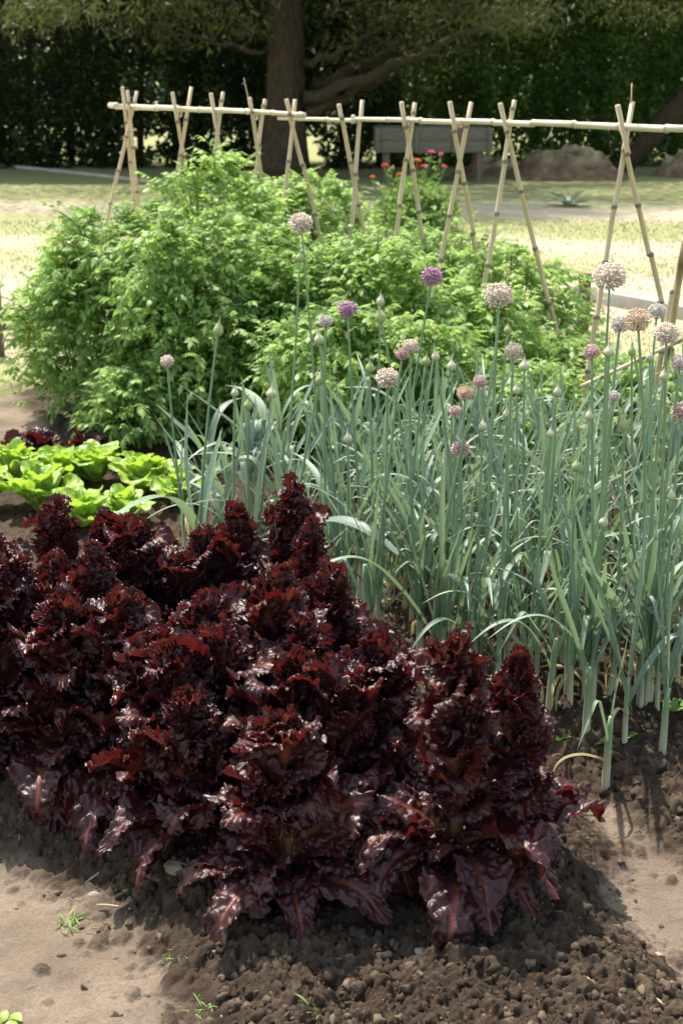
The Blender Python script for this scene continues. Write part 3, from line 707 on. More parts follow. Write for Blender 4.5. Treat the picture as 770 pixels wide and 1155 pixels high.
def tomato(x, y, rx, ry, h, label, r, nleaf=190, shoots=8, lowgap=.12, group='tomato plants along the cane frame', bulge=1.):
    z0 = sz(x, y)
    root = empty('tomato_plant', (x, y, z0), label, 'tomato plant', group)
    lv = MB(); st = MB()
    def put(p, d, s):
        d = d/np.linalg.norm(d); az = math.atan2(d[1], d[0]); el = math.asin(np.clip(d[2], -1, 1))
        m = np.array((Matrix.Rotation(az, 3, 'Z') @ Matrix.Rotation(-el, 3, 'Y') @ Matrix.Rotation(r.normal(0, .3), 3, 'X')))
        V, Q = COMP[r.randint(10)]; lv.add((V*s) @ m.T + p, Q, r=r.rand())
    ph = r.rand(6)*6.28
    def shell(az, t):
        k = 1+.22*np.sin(3*az+ph[0]+4*t)+.18*np.sin(5*az+ph[1]-6*t)+.12*np.sin(11*t+ph[2])
        prof = np.interp(t, [0, .12, .35, .65, .85, 1.], [.6, .9, 1.05, .98, .72, .25])
        return np.array([math.cos(az)*rx*prof*k, math.sin(az)*ry*prof*k, h*t*(1+.05*np.sin(2*az+ph[3]))])
    for i in range(int(nleaf*3.3)):
        az = r.rand()*6.283; t = lowgap+(1-lowgap)*r.rand()**.8
        p = shell(az, t)*np.array([1, 1, 1]); q = r.uniform(.45, 1.02)**.6; p = p*[q, q, 1]
        d = np.array([math.cos(az), math.sin(az), r.uniform(-.2, .7)+.5*(t > .8)]) + r.normal(0, .35, 3)
        put(p - d*.06, d, r.uniform(.075, .145))
    for i in range(9):
        az = r.rand()*6.28; e = shell(az, r.uniform(.5, .95))*[.7, .7, 1]
        st.add(*tube(bez((r.normal(0, .03), r.normal(0, .03), -.02), (e[0]*.5, e[1]*.5, e[2]*.35), e, 8), np.linspace(.009, .004, 8), 6))
    for i in range(int(shoots*2)):
        az = r.rand()*6.28; t = r.uniform(.45, 1.0); b = shell(az, t)*[.75, .75, .93]; tip = b+np.array([math.cos(az)*r.uniform(.04, .20), math.sin(az)*.12, r.uniform(.04, .17)])
        P = bez(b, b+[0, 0, .08], tip, 6); st.add(*tube(P, np.linspace(.005, .002, 6), 5))
        for k in range(6):
            f = .2+.8*k/5; p = P[min(5, int(f*5))]; a = az+k*2.4; put(p, np.array([math.cos(a), math.sin(a), .5+.5*f]), .16*(1.15-.6*f))
    for i in range(9):
        az = r.rand()*6.28; p = shell(az, r.uniform(.4, 1.))*1.02
        link('flower', TFLOW[r.randint(3)], root, p)
    lv.build('foliage', M['tomato'], root, smooth=False); st.build('stems', M['tomstem'], root)
    return root
def tflow(seed):
    r = np.random.RandomState(seed); I = ico(1); fl = MB(); V, Q, T = tube([(0, 0, -.03), (0, 0, 0)], .0015, 4); fl.add(V, Q, T)
    for k in range(5):
        a = k*1.257; fl.add(I[0]*[.006, .0025, .0015] @ np.array(Matrix.Rotation(a, 3, 'Z')).T + [.006*math.cos(a), .006*math.sin(a), .001*r.rand()], T=I[1])
    return fl.mesh('tomato_flower', M['yellow'])
TFLOW = [tflow(i) for i in range(3)]
rt = np.random.RandomState(99)
def tom(px, py, Y, rx, ry, lab, n, sh=8, lg=.12):       # px,py = top of the bush
    p = AT(px, py, Y); tomato(p[0], p[1], rx, ry, p[2]-sz(p[0], p[1]), lab, rt, n, sh, lg)
tom(122, 240, 6.75, .38, .36, 'tomato plant at the left end of the row, sprawling over the lawn edge', 330, 9)
tom(88, 290, 6.6, .33, .28, 'outermost tomato plant at the left, its shoots hanging before the low fence', 230, 6)
tom(168, 275, 6.5, .38, .32, 'tomato plant in the thick of the left bush, between the two front ones', 240, 5)
tom(215, 245, 6.35, .40, .36, 'tomato plant in the left front, dark gaps and bare soil at its foot', 330, 6, .08)
tom(246, 182, 7.1, .37, .36, 'tallest tomato plant, its light green top reaching the second cane pairs', 340, 10)
tom(358, 200, 8.25, .40, .34, 'tomato plant behind the frame, showing between the middle canes', 260, 8)
tom(330, 290, 6.3, .36, .30, 'tomato plant right of the dark gap, behind the left leek flowers', 300, 5)
tom(425, 275, 6.25, .40, .30, 'tomato plant in the middle, behind the purple leek flowers', 320, 5)
tom(505, 268, 7.15, .40, .34, 'tomato plant behind the crossed canes, right of the middle', 300, 7)
tom(575, 280, 6.85, .40, .32, 'tomato plant at the right of the tall group, beside the timber post', 300, 7)
tom(640, 380, 6.5, .34, .28, 'low tomato plant at the right, behind the leaning canes', 200, 4)
tom(725, 415, 6.1, .36, .28, 'low leafy tomato plant nearest the right edge, in front of the lawn', 200, 4)
tom(470, 360, 5.65, .34, .22, 'tomato plant close behind the leek bed, left of the creamy flower', 220, 3)
tom(575, 412, 5.5, .36, .22, 'low tomato plant close behind the leek bed, below the creamy flower', 210, 3)
tom(385, 345, 5.7, .32, .24, 'tomato plant close behind the leek bed, below the highest leek flower', 220, 4)
tom(312, 205, 8.2, .40, .30, 'tomato plant filling the space behind the third and fourth cane pairs', 260, 6)
tom(445, 262, 7.45, .38, .30, 'tomato plant behind the sixth cane pair, below the zinnias', 260, 6)
tom(290, 250, 6.7, .36, .30, 'tomato plant between the tall left bush and the middle plants', 260, 6)
tom(535, 330, 6.2, .34, .26, 'tomato plant before the crossed canes, behind the large creamy flower', 210, 4)
tom(155, 410, 6.1, .26, .20, 'small tomato side plant at the foot of the left bush', 110, 2, .1)

# ------------------------------------------------------------------ bean frame
def build_frame():
    root = empty('bean_frame', G(480, 480), 'long frame of crossed bamboo canes tied to a horizontal bamboo rail', 'bean frame'); off = np.array(root.location)
    A = np.array([1.15, 6.0]); B = np.array([-1.33, 9.2]); d = B-A; ln = np.linalg.norm(d); d /= ln; nrm = np.array([-d[1], d[0]])   # nrm toward the camera-left
    if nrm[1] > 0: nrm = -nrm
    def cane(p0, p1, r0, r1, seed, name='cane', mt='cane', nodes=.24):
        r = np.random.RandomState(seed); p0 = np.asarray(p0, float); p1 = np.asarray(p1, float); L = np.linalg.norm(p1-p0)
        ts = [0.]; nodep = np.arange(r.uniform(.05, .2), L, nodes*r.uniform(.85, 1.15)); P = []; Rr = []; ring = []
        s = np.unique(np.concatenate([[0, L], nodep, nodep-.012, nodep+.012, nodep-.005, nodep+.005])); s = s[(s >= 0) & (s <= L)]
        perp = np.cross((p1-p0)/L, [.3, .8, .2]); kk = r.normal(0, .004, len(nodep)+1)
        for x in s:
            k = np.min(np.abs(nodep-x)) if len(nodep) else 1
            P.append(p0+(p1-p0)*x/L+perp*(kk[np.searchsorted(nodep, x)]*.6+.012*math.sin(3.1*x/L+seed))); Rr.append(np.interp(x, [0, L], [r0, r1])*(1.22 if k < .007 else 1.0)); ring.append(.9 if k < .007 else 0.)
        V, Q, T = tube(np.array(P)-off, Rr, 10); rg = np.concatenate([np.repeat(ring, 10), [.6, .6]])
        MB().add(V, Q, T, ring=rg).build(name, M[mt], root)
    def rowpt(px, py=135):                # the crossing on the row's vertical plane
        dd = ray(px, py); # intersect with plane through A,B
        # A + s d = t*(dd.xy)
        m = np.array([[dd[0], -d[0]], [dd[1], -d[1]]]); t, s = np.linalg.solve(m, A); return A+s*d, s, np.array([0, 0, CAM_H])+dd*t
    # (crossing px, crossing py, top-left px,py , top-right px,py, foot spread left px, right px per 100px, which is in front)
    X = [(203, 135, (197, 104), (213, 98), 165, 240), (247, 150, (238, 105), (255, 104), 215, 285), (289, 152, (282, 110), (297, 112), 262, 330), (329, 143, (320, 112), (333, 112), 300, 392),
         (398, 150, (387, 117), (407, 113), 376, 445), (460, 150, (450, 115), (470, 116), 425, 505), (519, 152, (507, 115), (527, 115), 460, 570), (574, 152, (564, 116), (583, 113), 515, 645), (702, 148, (696, 119), (712, 115), 645, 790), (790, 155, (783, 122), (801, 118), 722, 905)]
    tops = []
    for i, (cx, cy, tl, tr, fl, fr) in enumerate(X):
        q, s, c3 = rowpt(cx, cy); c3 = np.array([q[0], q[1], c3[2]])
        gz = .0
        sep = .012
        for (tp, ft, sgn) in ((tl, fr, 1), (tr, fl, -1)):
            # the foot going left stands on the camera side of the row, the one going right beyond it
            ybase = c3[1] + (-.17 if sgn < 0 else .17)
            foot = np.array([0, 0, gz]); fx = 0
            # choose the foot so that its ground point shows at column ft
            col_d = ray(ft, 500 if i > 6 else 420); foot[0] = col_d[0]/col_d[1]*ybase*1.0; foot[1] = ybase
            dirv = (c3-foot); tp3 = AT(tp[0], tp[1], c3[1]+(.03 if sgn < 0 else -.03))
            o3 = np.array([nrm[0], nrm[1], 0])*sep*(1 if sgn < 0 else -1)*(1 if i % 2 else -1)
            cane(foot+o3, tp3+o3, .0125, .0105, 40+i*2+(sgn > 0))
        tops.append(c3)
    # left end has three canes
    q, s, c3 = rowpt(147, 130)
    for tp, ft, fy, dy in (((137, 98), 162, 300, .02), ((143, 102), 164, 290, -.03), ((155, 103), 105, 330, 0)):
        t3 = AT(tp[0], tp[1], q[1]+dy); f3 = AT(ft, fy, q[1]+dy*6-(.15 if ft < 120 else -.05)); k = (f3-t3)/(t3[2]-f3[2]); f3 = t3+k*t3[2]
        cane(f3, t3, .0125, .010, 90+int(tp[0]))
    # rails
    def railp(px, py, dz=0): q, s, c = rowpt(px, py); return np.array([c[0], c[1], c[2]+dz])
    cane(railp(124, 118), railp(344, 131), .0175, .0115, 5, 'rail', 'rail', .22)
    cane(railp(314, 133), railp(800, 148), .0095, .0145, 6, 'rail', 'rail', .26)
    # twine lashings
    for i, c3 in enumerate(tops):
        r = np.random.RandomState(i); mb = MB(); p = railp(X[i][0], 121+.034*X[i][0]) - off; th = np.linspace(0, 6.28*3, 40)
        mb.add(*tube(np.stack([p[0]+.021*np.cos(th)*d[0]*.6+np.linspace(-.012, .012, 40)*d[0], p[1]+.021*np.cos(th)*nrm[1]+np.linspace(-.012, .012, 40)*d[1], p[2]+.021*np.sin(th)], -1), .0018, 5))
        mb.build('twine', M['twine'], root)
    p = railp(622, 138)-off; MB().add(*tube(bez(p, p+[.01, 0, -.03], p+[-.02, 0, -.075], 6), .002, 5)).build('twine', M['twine'], root)
    # thin side shoots left on the canes
    for (a, b) in (((711, 117), (712, 94)), ((280, 111), (275, 88)), ((137, 100), (138, 97))):
        q, s, c = rowpt(*a); q2 = AT(b[0], b[1], c[1]); MB().add(*tube([c-off, q2-off], [.004, .002], 6)).build('twig', M['cane'], root)
build_frame()
def lone_cane(p0, p1, rad, label, mt='cane'):
    P = np.linspace(p0, p1, 12); L = np.linalg.norm(np.subtract(p1, p0)); ring = (np.arange(12) % 4 == 2)*.9
    V, Q, T = tube(P, rad*(1+.2*(ring > 0)), 9); tag(MB().add(V, Q, T, ring=np.concatenate([np.repeat(ring, 9), [0, 0]])).build('bamboo_cane', M[mt]), label, 'cane')
lone_cane(G(735, 520, .0), AT(772, 270, 5.15), .012, 'bamboo cane leaning in at the right edge, its top end forked')
lone_cane(AT(655, 436, 5.3), AT(775, 380, 5.5), .008, 'dark thin stick slanting up to the right behind the leek buds')
lone_cane(G(216, 505), AT(228, 440, 6.0), .009, 'short cane stake in the dark gap at the foot of the tomatoes')

# ------------------------------------------------------------------ lawn details
def lawn_grass():
    r = np.random.RandomState(8); N = 60000
    y = 5.2+10.*r.rand(N)**1.7; x = r.uniform(-.40, .40, N)*(y+.5)
    k = polydist(PLOT, x, y) < .02; x, y = x[k], y[k]; n = len(x)
    h = r.uniform(.012, .035, n)*(.8+y*.02); a = r.rand(n)*6.28; w = .0022+.0004*y; ln = r.uniform(.2, 1.1, n)*h; b = r.rand(n)*6.28
    z = lawnz(x, y)-.004
    b0 = np.stack([x-w*np.cos(a), y-w*np.sin(a), z], -1); b1 = np.stack([x+w*np.cos(a), y+w*np.sin(a), z], -1); tp = np.stack([x+ln*np.cos(b), y+ln*np.sin(b), z+h], -1)
    V = np.stack([b0, b1, tp], 1).reshape(-1, 3); T = np.arange(3*n).reshape(-1, 3)
    dr = np.clip(dryness(x, y)+r.normal(0, .1, n), 0, 1); ed = polydist(PLOT, x, y) > -.15; dr = np.where(ed, np.clip(dr+.6, 0, 1), dr)
    tag(MB().add(V, T=T, dry=np.repeat(dr, 3), r=np.repeat(r.rand(n), 3)).build('lawn_grass', M['blade'], smooth=False), kind='stuff')
lawn_grass()
def board(p0, p1, w, h, name, matn, label, cat, seg=1):
    p0 = np.asarray(p0, float); p1 = np.asarray(p1, float); L = np.linalg.norm(p1-p0); az = math.atan2(p1[1]-p0[1], p1[0]-p0[0]); pit = -math.asin((p1[2]-p0[2])/L)
    mb = MB(); addbox(mb, (0, 0, 0), (L, w, h), (0, 0, 0), .006)
    o = mb.build(name, M[matn], smooth=False); o.location = (p0+p1)/2; o.rotation_euler = (0, pit, az); return tag(o, label, cat)
a = G(640, 330, .05); b = G(860, 372, .05)
board(a, b, .05, .12, 'edging_board', 'edge', 'long pale grey timber board edging the lawn at the right', 'edging')
p = G(655, 392); mb = MB(); addbox(mb, (0, 0, .22), (.07, .07, .46), bev=.008); tag(mb.build('timber_post', M['brown'], loc=(p[0], p[1], 0)), 'short dark wooden post at the end of the pale board, beside the tomatoes', 'post')
a = G(-60, 182, .04); b = G(72, 192, .04); c = G(190, 208, .04)
mb = MB(); mb.add(*tube(bez(a, b, c, 14), .03, 8)); tag(mb.build('lawn_edging', M['edge']), 'low pale edging curving along the lawn below the dark hedge at left', 'edging')
# fence at left
root = empty('low_fence', G(-60, 405), 'low brown wooden fence at the left edge, behind the tomato bush', 'fence'); off = np.array(root.location)
mb = MB(); P = G(-2, 405); addbox(mb, P-off+[0, 0, .19], (.075, .075, .5), bev=.008); mb.build('post', M['brown'], root)
mb = MB(); addbox(mb, (G(-60, 405)+G(60, 390))/2-off+[0.05, .35, .14], (1.0, .03, .14), (0, 0, R(8)), .005); mb.build('rail', M['brown'], root)

# ------------------------------------------------------------------ background
def leafquads(P, D, size, wid, r, mb, **at):
    n = len(P); D = D/np.linalg.norm(D, axis=1)[:, None]; S = np.cross(D, r.normal(0, 1, (n, 3))); S /= np.linalg.norm(S, axis=1)[:, None]
    size = np.broadcast_to(size, (n,))[:, None]
    V = np.stack([P, P+D*size*.45+S*size*wid, P+D*size, P+D*size*.45-S*size*wid], 1).reshape(-1, 3)
    rr = at.pop('rr', r.rand(n)); mb.add(V, np.arange(4*n).reshape(-1, 4), r=np.repeat(rr, 4))
def hedge(x0, x1, y0, y1, h, n, matn, label, seed, gap=0., size=.09, lo=.0, drop=.55):
    r = np.random.RandomState(seed); mb = MB()
    root = empty('hedge', ((x0+x1)/2, (y0+y1)/2, 0), label, 'hedge'); cx, cy = (x0+x1)/2, (y0+y1)/2
    x = r.uniform(x0, x1, n*2); z = lo+(h-lo)*r.rand(n*2); q = r.rand(n*2)**1.8
    front = y0 + .35*(N2.fbm(x*1.3+seed, z*1.3, 4)-.5)*2 + .10*(N2b(x*6, z*6)-.5)
    y = front + (y1-y0)*q
    keep = (N2b.fbm(x*2.2+seed*3, z*2.2+y*1.5, 4) > .36) & ~((z < gap) & (N2.fbm(x*1.8+seed, z*2.6+y*.3, 3) < drop-.12*z))
    x, y, z = x[keep][:n], y[keep][:n], z[keep][:n]; k = len(x)
    # leaves hang in small sprays
    D = np.stack([r.normal(0, .7, k), -.7+r.normal(0, .6, k), r.normal(-.1, .6, k)], -1)
    leafquads(np.stack([x-cx, y-cy, z], -1), D, r.uniform(.6, 1.5, k)*size, .3, r, mb, rr=np.clip(N2b.fbm(x*2.5, z*2.5, 3)*1.6-.4+r.normal(0, .15, k), 0, 1))
    mb.build('foliage', M[matn], root, smooth=False)
    st = MB()
    for xx in np.arange(x0+.2, x1, .55):
        a = xx-cx+r.normal(0, .15); b = (y1-y0)*.25*r.normal(0, .5); st.add(*tube(bez((a, b, -.05), (a+r.normal(0, .1), b, h*.4), (a+r.normal(0, .3), b, h*.9), 6), np.linspace(.06, .02, 6), 6))
    st.build('trunks', M['bark'], root)
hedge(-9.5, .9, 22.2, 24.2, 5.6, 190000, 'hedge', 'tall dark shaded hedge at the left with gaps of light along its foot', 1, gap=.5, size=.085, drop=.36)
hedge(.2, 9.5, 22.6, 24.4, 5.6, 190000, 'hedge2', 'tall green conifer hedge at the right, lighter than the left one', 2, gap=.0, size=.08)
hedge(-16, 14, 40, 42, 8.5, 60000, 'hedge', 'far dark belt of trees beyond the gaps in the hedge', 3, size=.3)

def conifer():
    r = np.random.RandomState(17); bx, by = G(322, 195)[0], 20.6
    root = empty('conifer_tree', (bx, by, 0), 'big conifer with a thick brown trunk and low spreading branches behind the canes', 'tree')
    H = 11.; z = np.linspace(-.1, H, 40); V, Q, T = tube(np.stack([.06*np.sin(z*.8), 0*z, z], -1), 0.275*(1-z/H*.85)+.13*np.exp(-np.clip(z, 0, 9)*2.2), 26)
    an = np.arctan2(V[:, 1], V[:, 0]); k = 1+.05*np.sin(7*an+V[:, 2]*1.3)+.03*np.sin(13*an-V[:, 2]*2); V[:, 0] *= k; V[:, 1] *= k
    MB().add(V, Q, T).build('trunk', M['bark'], root)
    cr_ = MB(); tips = []
    low = [(AT(345, 112, 20.4), AT(420, 88, 20.0), AT(560, 22, 19.4), .10), (AT(352, 100, 20.8), AT(440, 62, 21.0), AT(540, -10, 21.2), .09), (AT(300, 60, 20.5), AT(240, 50, 20.), AT(150, 20, 19.5), .035), (AT(300, 40, 20.5), AT(255, 15, 19.8), AT(230, -30, 19.2), .04),
           (AT(340, 72, 20.5), AT(385, 66, 20.2), AT(430, 30, 19.9), .06), (AT(345, 128, 20.4), AT(390, 112, 20.6), AT(480, 60, 20.8), .085)]
    off = np.array([bx, by, 0])
    for a, b, c, rad in low:
        P = bez(a-off, b-off, c-off, 14); P += .03*np.sin(np.arange(14)[:, None]*1.7+[0, 1, 2]); MB().add(*tube(P, np.linspace(rad, rad*.35, 14), 10)).build('branch', M['bark'], root); tips += [P[-1], P[-5], P[-3]]
    # upper whorls
    for i in range(34):
        a = i*2.39996; zz = 2.6+i*.21; L = np.interp(zz, [2.5, 5, 9.5], [5.2, 4.4, .8])*r.uniform(.75, 1.1)
        e = np.array([math.cos(a)*L, math.sin(a)*L*.8, zz+.25-.05*L*r.uniform(.2, 2.)])
        P = bez((0, 0, zz), e*[.5, .5, 0]+[0, 0, zz+.5], e, 10); MB().add(*tube(P, np.linspace(.06, .012, 10), 6)).build('branch', M['bark'], root)
        for k in range(4, 10): tips += [P[k]]
    # fill the crown with drooping sprays
    for x in np.arange(-6.2, 7.5, .42):
        for yy in np.arange(-2.6, 1.6, .6):
            tips.append(np.array([x+r.normal(0, .2), yy+r.normal(0, .2), r.uniform(2.6, 3.6)+.02*abs(x)+(.35 if x > 1.6 else 0.)+.3*(N2(x*.9, yy)-.5)]))
    for p in tips:
        n = 170; c = p+r.normal(0, 1, (n, 3))*[.34, .34, .13]
        D = np.stack([r.normal(0, .6, n), r.normal(0, .6, n), r.normal(-.55, .3, n)], -1)
        leafquads(c, D, r.uniform(.08, .2, n), .07, r, cr_, rr=np.clip(r.normal(.5, .22)+r.normal(0, .15, n), 0, 1))
    # a few sprays that hang low into view
    for px, py, Y in ((60, 8, 16.9), (95, 2, 16.8), (30, 14, 17.0), (45, 2, 16.9), (210, 5, 19.2), (250, 18, 19.6), (270, 30, 19.8), (480, 10, 19.2), (575, 14, 16.8), (600, 6, 16.7), (590, 22, 16.9), (520, 5, 19.1), (440, 14, 19.8), (400, 8, 19.8), (700, 6, 19.4), (760, 12, 19.4), (180, 4, 19.6), (15, 22, 19.6)):
        p = AT(px, py, Y)-off; n = 200; c = p+r.normal(0, 1, (n, 3))*[.28, .28, .10]
        D = np.stack([r.normal(0, .7, n), r.normal(0, .6, n), r.normal(-.6, .3, n)], -1); leafquads(c, D, r.uniform(.07, .16, n), .10, r, cr_, rr=np.clip(r.normal(.8, .15, n), 0, 1))
    cr_.build('crown', M['conifer'], root, smooth=False)
conifer()
# leaning trunk at the right
a = G(688, 196); b = AT(830, 55, 20.6); a[1] = a[1]
P = np.linspace(a-[0, 0, .1], b, 12); V, Q, T = tube(P, np.linspace(.13, .17, 12), 14); tag(MB().add(V, Q, T).build('leaning_trunk', M['bark']), 'thick weathered trunk leaning up to the right in front of the green hedge', 'tree trunk')
# small dark post far left
p = G(3, 188); mb = MB(); mb.add(*tube([(0, 0, -.05), (.01, 0, .5), (.02, 0, 2.2)], [.07, .065, .06], 10)); tag(mb.build('thin_trunk', M['bark'], loc=p), 'thin bare tree stem at the far left in front of the dark hedge', 'tree')
# grey wooden bin
def bin_():
    c = G(487, 188); c[1] = 20.2; k = pxm(AT(487, 157, 20.2)); w = 130/k; zb = AT(487, 170, 20.2)[2]; zt = AT(487, 143, 20.2)[2]; h = zt-zb
    c[0] = AT(487, 157, 20.2)[0]
    root = empty('wooden_trough', (c[0], c[1], 0), 'weathered grey wooden trough on dark legs in the shade behind the canes', 'trough')
    dp = .8
    for i, (y_, nm) in enumerate(((-dp/2, 'front_panel'), (dp/2, 'rear_panel'))):
        mb = MB()
        for j in range(2): addbox(mb, (0, y_, zb+h*(.25+.5*j)), (w, .03, h*.485), bev=.006)
        mb.build(nm, M['grey'], root, smooth=False)
    for sx in (-1, 1):
        mb = MB(); addbox(mb, (sx*(w/2-.016), 0, zb+h*.5), (.03, dp-.035, h*.97), bev=.006); mb.build('end_panel', M['grey'], root, smooth=False)
    mb = MB(); addbox(mb, (0, 0, zb+.02), (w-.07, dp-.04, .03)); mb.build('bottom', M['brown'], root, smooth=False)
    for i, x in enumerate((-.98, -.3, .36, .98)):
        mb = MB(); addbox(mb, (x*w/2*.97, -dp/2-.03, zb+h*.5), (.05, .025, h*1.02), bev=.004); mb.build('batten', M['grey'], root, smooth=False)
    for sx in (-.8, .8):
        for sy in (-.3, .3):
            mb = MB(); addbox(mb, (sx*w/2, sy, zb/2), (.09, .09, zb), bev=.006); mb.build('leg', M['brown'], root, smooth=False)
bin_()
# mulch heap
def heap(px, py, Y, rx, ry, h, label, name='compost_heap', seed=0):
    c = G(px, py); c = np.array([AT(px, py, Y)[0], Y, 0]); u = np.linspace(-1.1, 1.1, 60); X, Yy = np.meshgrid(u, u)
    rr = np.sqrt(X*X+Yy*Yy)*(1+.25*(N2.fbm(X*2+seed, Yy*2, 3)-.5)); rr = rr+.22*(N2.fbm(X*4+seed*3, Yy*4, 3)-.5); z = h*np.exp(-(np.abs(rr)*1.55)**2.6)*(1+1.1*(N2b.fbm(X*5+seed, Yy*5, 4)-.5))-h*.07
    V = np.stack([X*rx, Yy*ry, z], -1); tag(MB().add(V, grid_faces(60, 60), top=sstep(.35, .8, z/h).ravel()).build(name, M['mulch'], loc=c), label, 'heap')
heap(640, 190, 20.6, 1.15, .9, .46, 'brown heap of mulch with straw on top in front of the green hedge', seed=1)
heap(765, 192, 20.8, .5, .5, .32, 'small brown heap at the right edge beside the leaning trunk', seed=5)
heap(560, 190, 21.2, .8, .6, .25, 'low dark heap beside the grey trough', seed=9)
# zinnia bush
def zinnia():
    r = np.random.RandomState(4); Y = 14.3; c = AT(468, 236, Y); root = empty('zinnia_bush', (c[0], Y, 0), 'bushy flowering plant with pink and red blooms on the lawn behind the canes', 'flowering plant')
    mb = MB(); st = MB(); k = pxm(AT(468, 210, Y)); W = 46/k
    n = 2600; x = r.normal(0, .5, n).clip(-1, 1)*W; y = r.normal(0, .25, n); z = r.rand(n)**.9*.50*(1-.45*(x/W)**2)
    leafquads(np.stack([x, y, z], -1), np.stack([r.normal(0, 1, n), r.normal(0, 1, n), r.normal(.3, .6, n)], -1), r.uniform(.05, .10, n), .25, r, mb)
    for px, py, kk, s in ((486, 172, 'pink', 5), (497, 174, 'pink', 4), (470, 182, 'orange', 6), (434, 187, 'red', 5), (478, 188, 'pink', 5), (500, 189, 'pink', 5), (441, 191, 'pink', 4), (470, 190, 'red', 4), (450, 197, 'orange', 4), (420, 200, 'orange', 4)):
        p = AT(px, py, Y-.1)-np.array([c[0], Y, 0]); rad = s*1.05/k; b = np.array([p[0]*.6, 0, p[2]-.25])
        st.add(*tube(bez(b, (p[0], p[1], p[2]-.12), p, 6), .006, 5))
        for j in range(8):
            q = r.uniform(.15, 1, 1)[0]; pp = b+(p-b)*q; leafquads(pp[None], r.normal(0, 1, (1, 3)), .07, .25, r, mb)
        f = MB()
        for ring, (nn, e) in enumerate(((12, .1), (10, .5), (7, .9))):
            a = np.arange(nn)*6.283/nn+ring; D = np.stack([np.cos(a)*math.cos(e), np.sin(a)*math.cos(e), np.full(nn, math.sin(e))], -1)
            S = np.stack([-np.sin(a), np.cos(a), a*0], -1); L = rad*(1-.15*ring)
            V = np.stack([p+D*0, p+D*L*.6+S*L*.26, p+D*L, p+D*L*.6-S*L*.26], 1).reshape(-1, 3); f.add(V, np.arange(4*nn).reshape(-1, 4))
        f.build('flower', M['p_'+kk], root, smooth=False)
    mb.build('foliage', M['zinnia'], root, smooth=False); st.build('stems', M['tomstem'], root)
zinnia()
def silver():
    r = np.random.RandomState(2); p = G(640, 235); root = empty('artichoke_plant', p, 'silvery leaved young plant alone on the dry lawn', 'plant')
    for i in range(15):
        a = i*2.4; L = r.uniform(.22, .44); mb = MB(); n = 9; u = np.linspace(0, 1, n); w = .034*np.sin(np.pi*np.clip(u*.9+.08, 0, 1))*(1+.5*(np.arange(n) % 2))
        th = np.interp(u, [0, 1], [r.uniform(.6, 1.3), r.uniform(-.7, .3)]); cx = np.cumsum(np.cos(th))*L/n; cz = np.cumsum(np.sin(th))*L/n
        V = np.stack([np.stack([cx, s*w, cz+.3*abs(s)*w], -1) for s in (-1, 0, 1)], 1).reshape(-1, 3); m = np.array(Matrix.Rotation(a, 3, 'Z'))
        mb.add(V @ m.T, grid_faces(n, 3), r=r.rand()).build('leaf', M['silver'], root)
silver()

# ------------------------------------------------------------------ small things on the soil
def stone(px, py, s, label, seed, flat=.7):
    r = np.random.RandomState(seed); p = G(px, py, .0)
    for _ in range(4): p = G(px, py, sz(p[0], p[1]))
    V, T = ico(3); d = V*(1+.16*np.sin(V@r.uniform(-3, 3, 3)+1)[:, None]+.08*np.sin(V@r.uniform(-7, 7, 3))[:, None])*[1, .8, flat]
    k = s/pxm(p); tag(MB().add(d*k, T=T).build('stone', M['stone'], loc=(p[0], p[1], p[2]+k*.35+float(clods_at(np.array([p[0]]), np.array([p[1]]))[0])*.5)), label, 'stone')
stone(200, 985, 13, 'tan stone half buried under the lettuce leaves on the left slope', 1, .6)
stone(107, 1013, 7, 'pale stone at the foot of the left slope beside a dry stalk', 2)
stone(741, 1082, 6, 'small whitish stone on the right edge of the front mound', 3)
stone(475, 1078, 9, 'greyish lump of stone on the front mound below the fallen green leaf', 4, .6)
stone(545, 1078, 8, 'tan stone in the middle of the front mound', 5, .6)
stone(254, 1152, 6, 'pale pinkish stone at the bottom edge of the picture', 6)
stone(243, 1080, 6, 'grey stone on the left flank of the front mound', 8)
def litter(px, py, L, az, label, seed, name='straw', cat='straw', mt='straw', w=.004):
    r = np.random.RandomState(seed); p = G(px, py, 0)
    for _ in range(4): p = G(px, py, sz(p[0], p[1]))
    P = bez((-L/2, 0, 0), (0, r.normal(0, .2)*L, .004), (L/2, 0, .0), 8); mb = MB().add(*tube(P, [w*.4, w, w, w, w, w, w, w*.4], 6))
    o = mb.build(name, M[mt], loc=(p[0], p[1], p[2]+.006+float(clods_at(np.array([p[0]]), np.array([p[1]]))[0]))); o.rotation_euler = (r.normal(0, .15), r.normal(0, .15), az); tag(o, label, cat)
litter(268, 1036-0, .07, -.3, 'dry pale stalk lying on the left slope below the stone', 1, w=.003)
litter(120, 981, .11, .7, 'dry twig lying on the bed edge left of the buried stone', 2, w=.0025)
litter(135, 1034, .10, -.25, 'thin straw lying across the foot of the left slope', 12, w=.0025)
litter(736, 1138, .035, -.6, 'curled pale straw at the bottom right corner', 3, w=.0028)
litter(752, 1116, .025, .3, 'short straw flake on the mound at the right edge', 4, w=.0025)
litter(663, 1120, .02, -1., 'small pale flake on the front mound, right side', 5, w=.0025)
def fallen(px, py, L, az, label, mt, seed):
    r = np.random.RandomState(seed); p = G(px, py, 0)
    for _ in range(4): p = G(px, py, sz(p[0], p[1]))
    n = 10; u = np.linspace(0, 1, n); w = L*.14*np.sin(np.pi*(u*.94+.03)); V = np.stack([np.stack([(u-.5)*L, s*w, .012*np.sin(u*4)+.25*abs(s)*w], -1) for s in (-1, 0, 1)], 1).reshape(-1, 3)
    o = MB().add(V, grid_faces(n, 3), r=.9).build('fallen_leaf', M[mt], loc=(p[0], p[1], p[2]+.024)); o.rotation_euler = (.1, .05, az); tag(o, label, 'leaf')
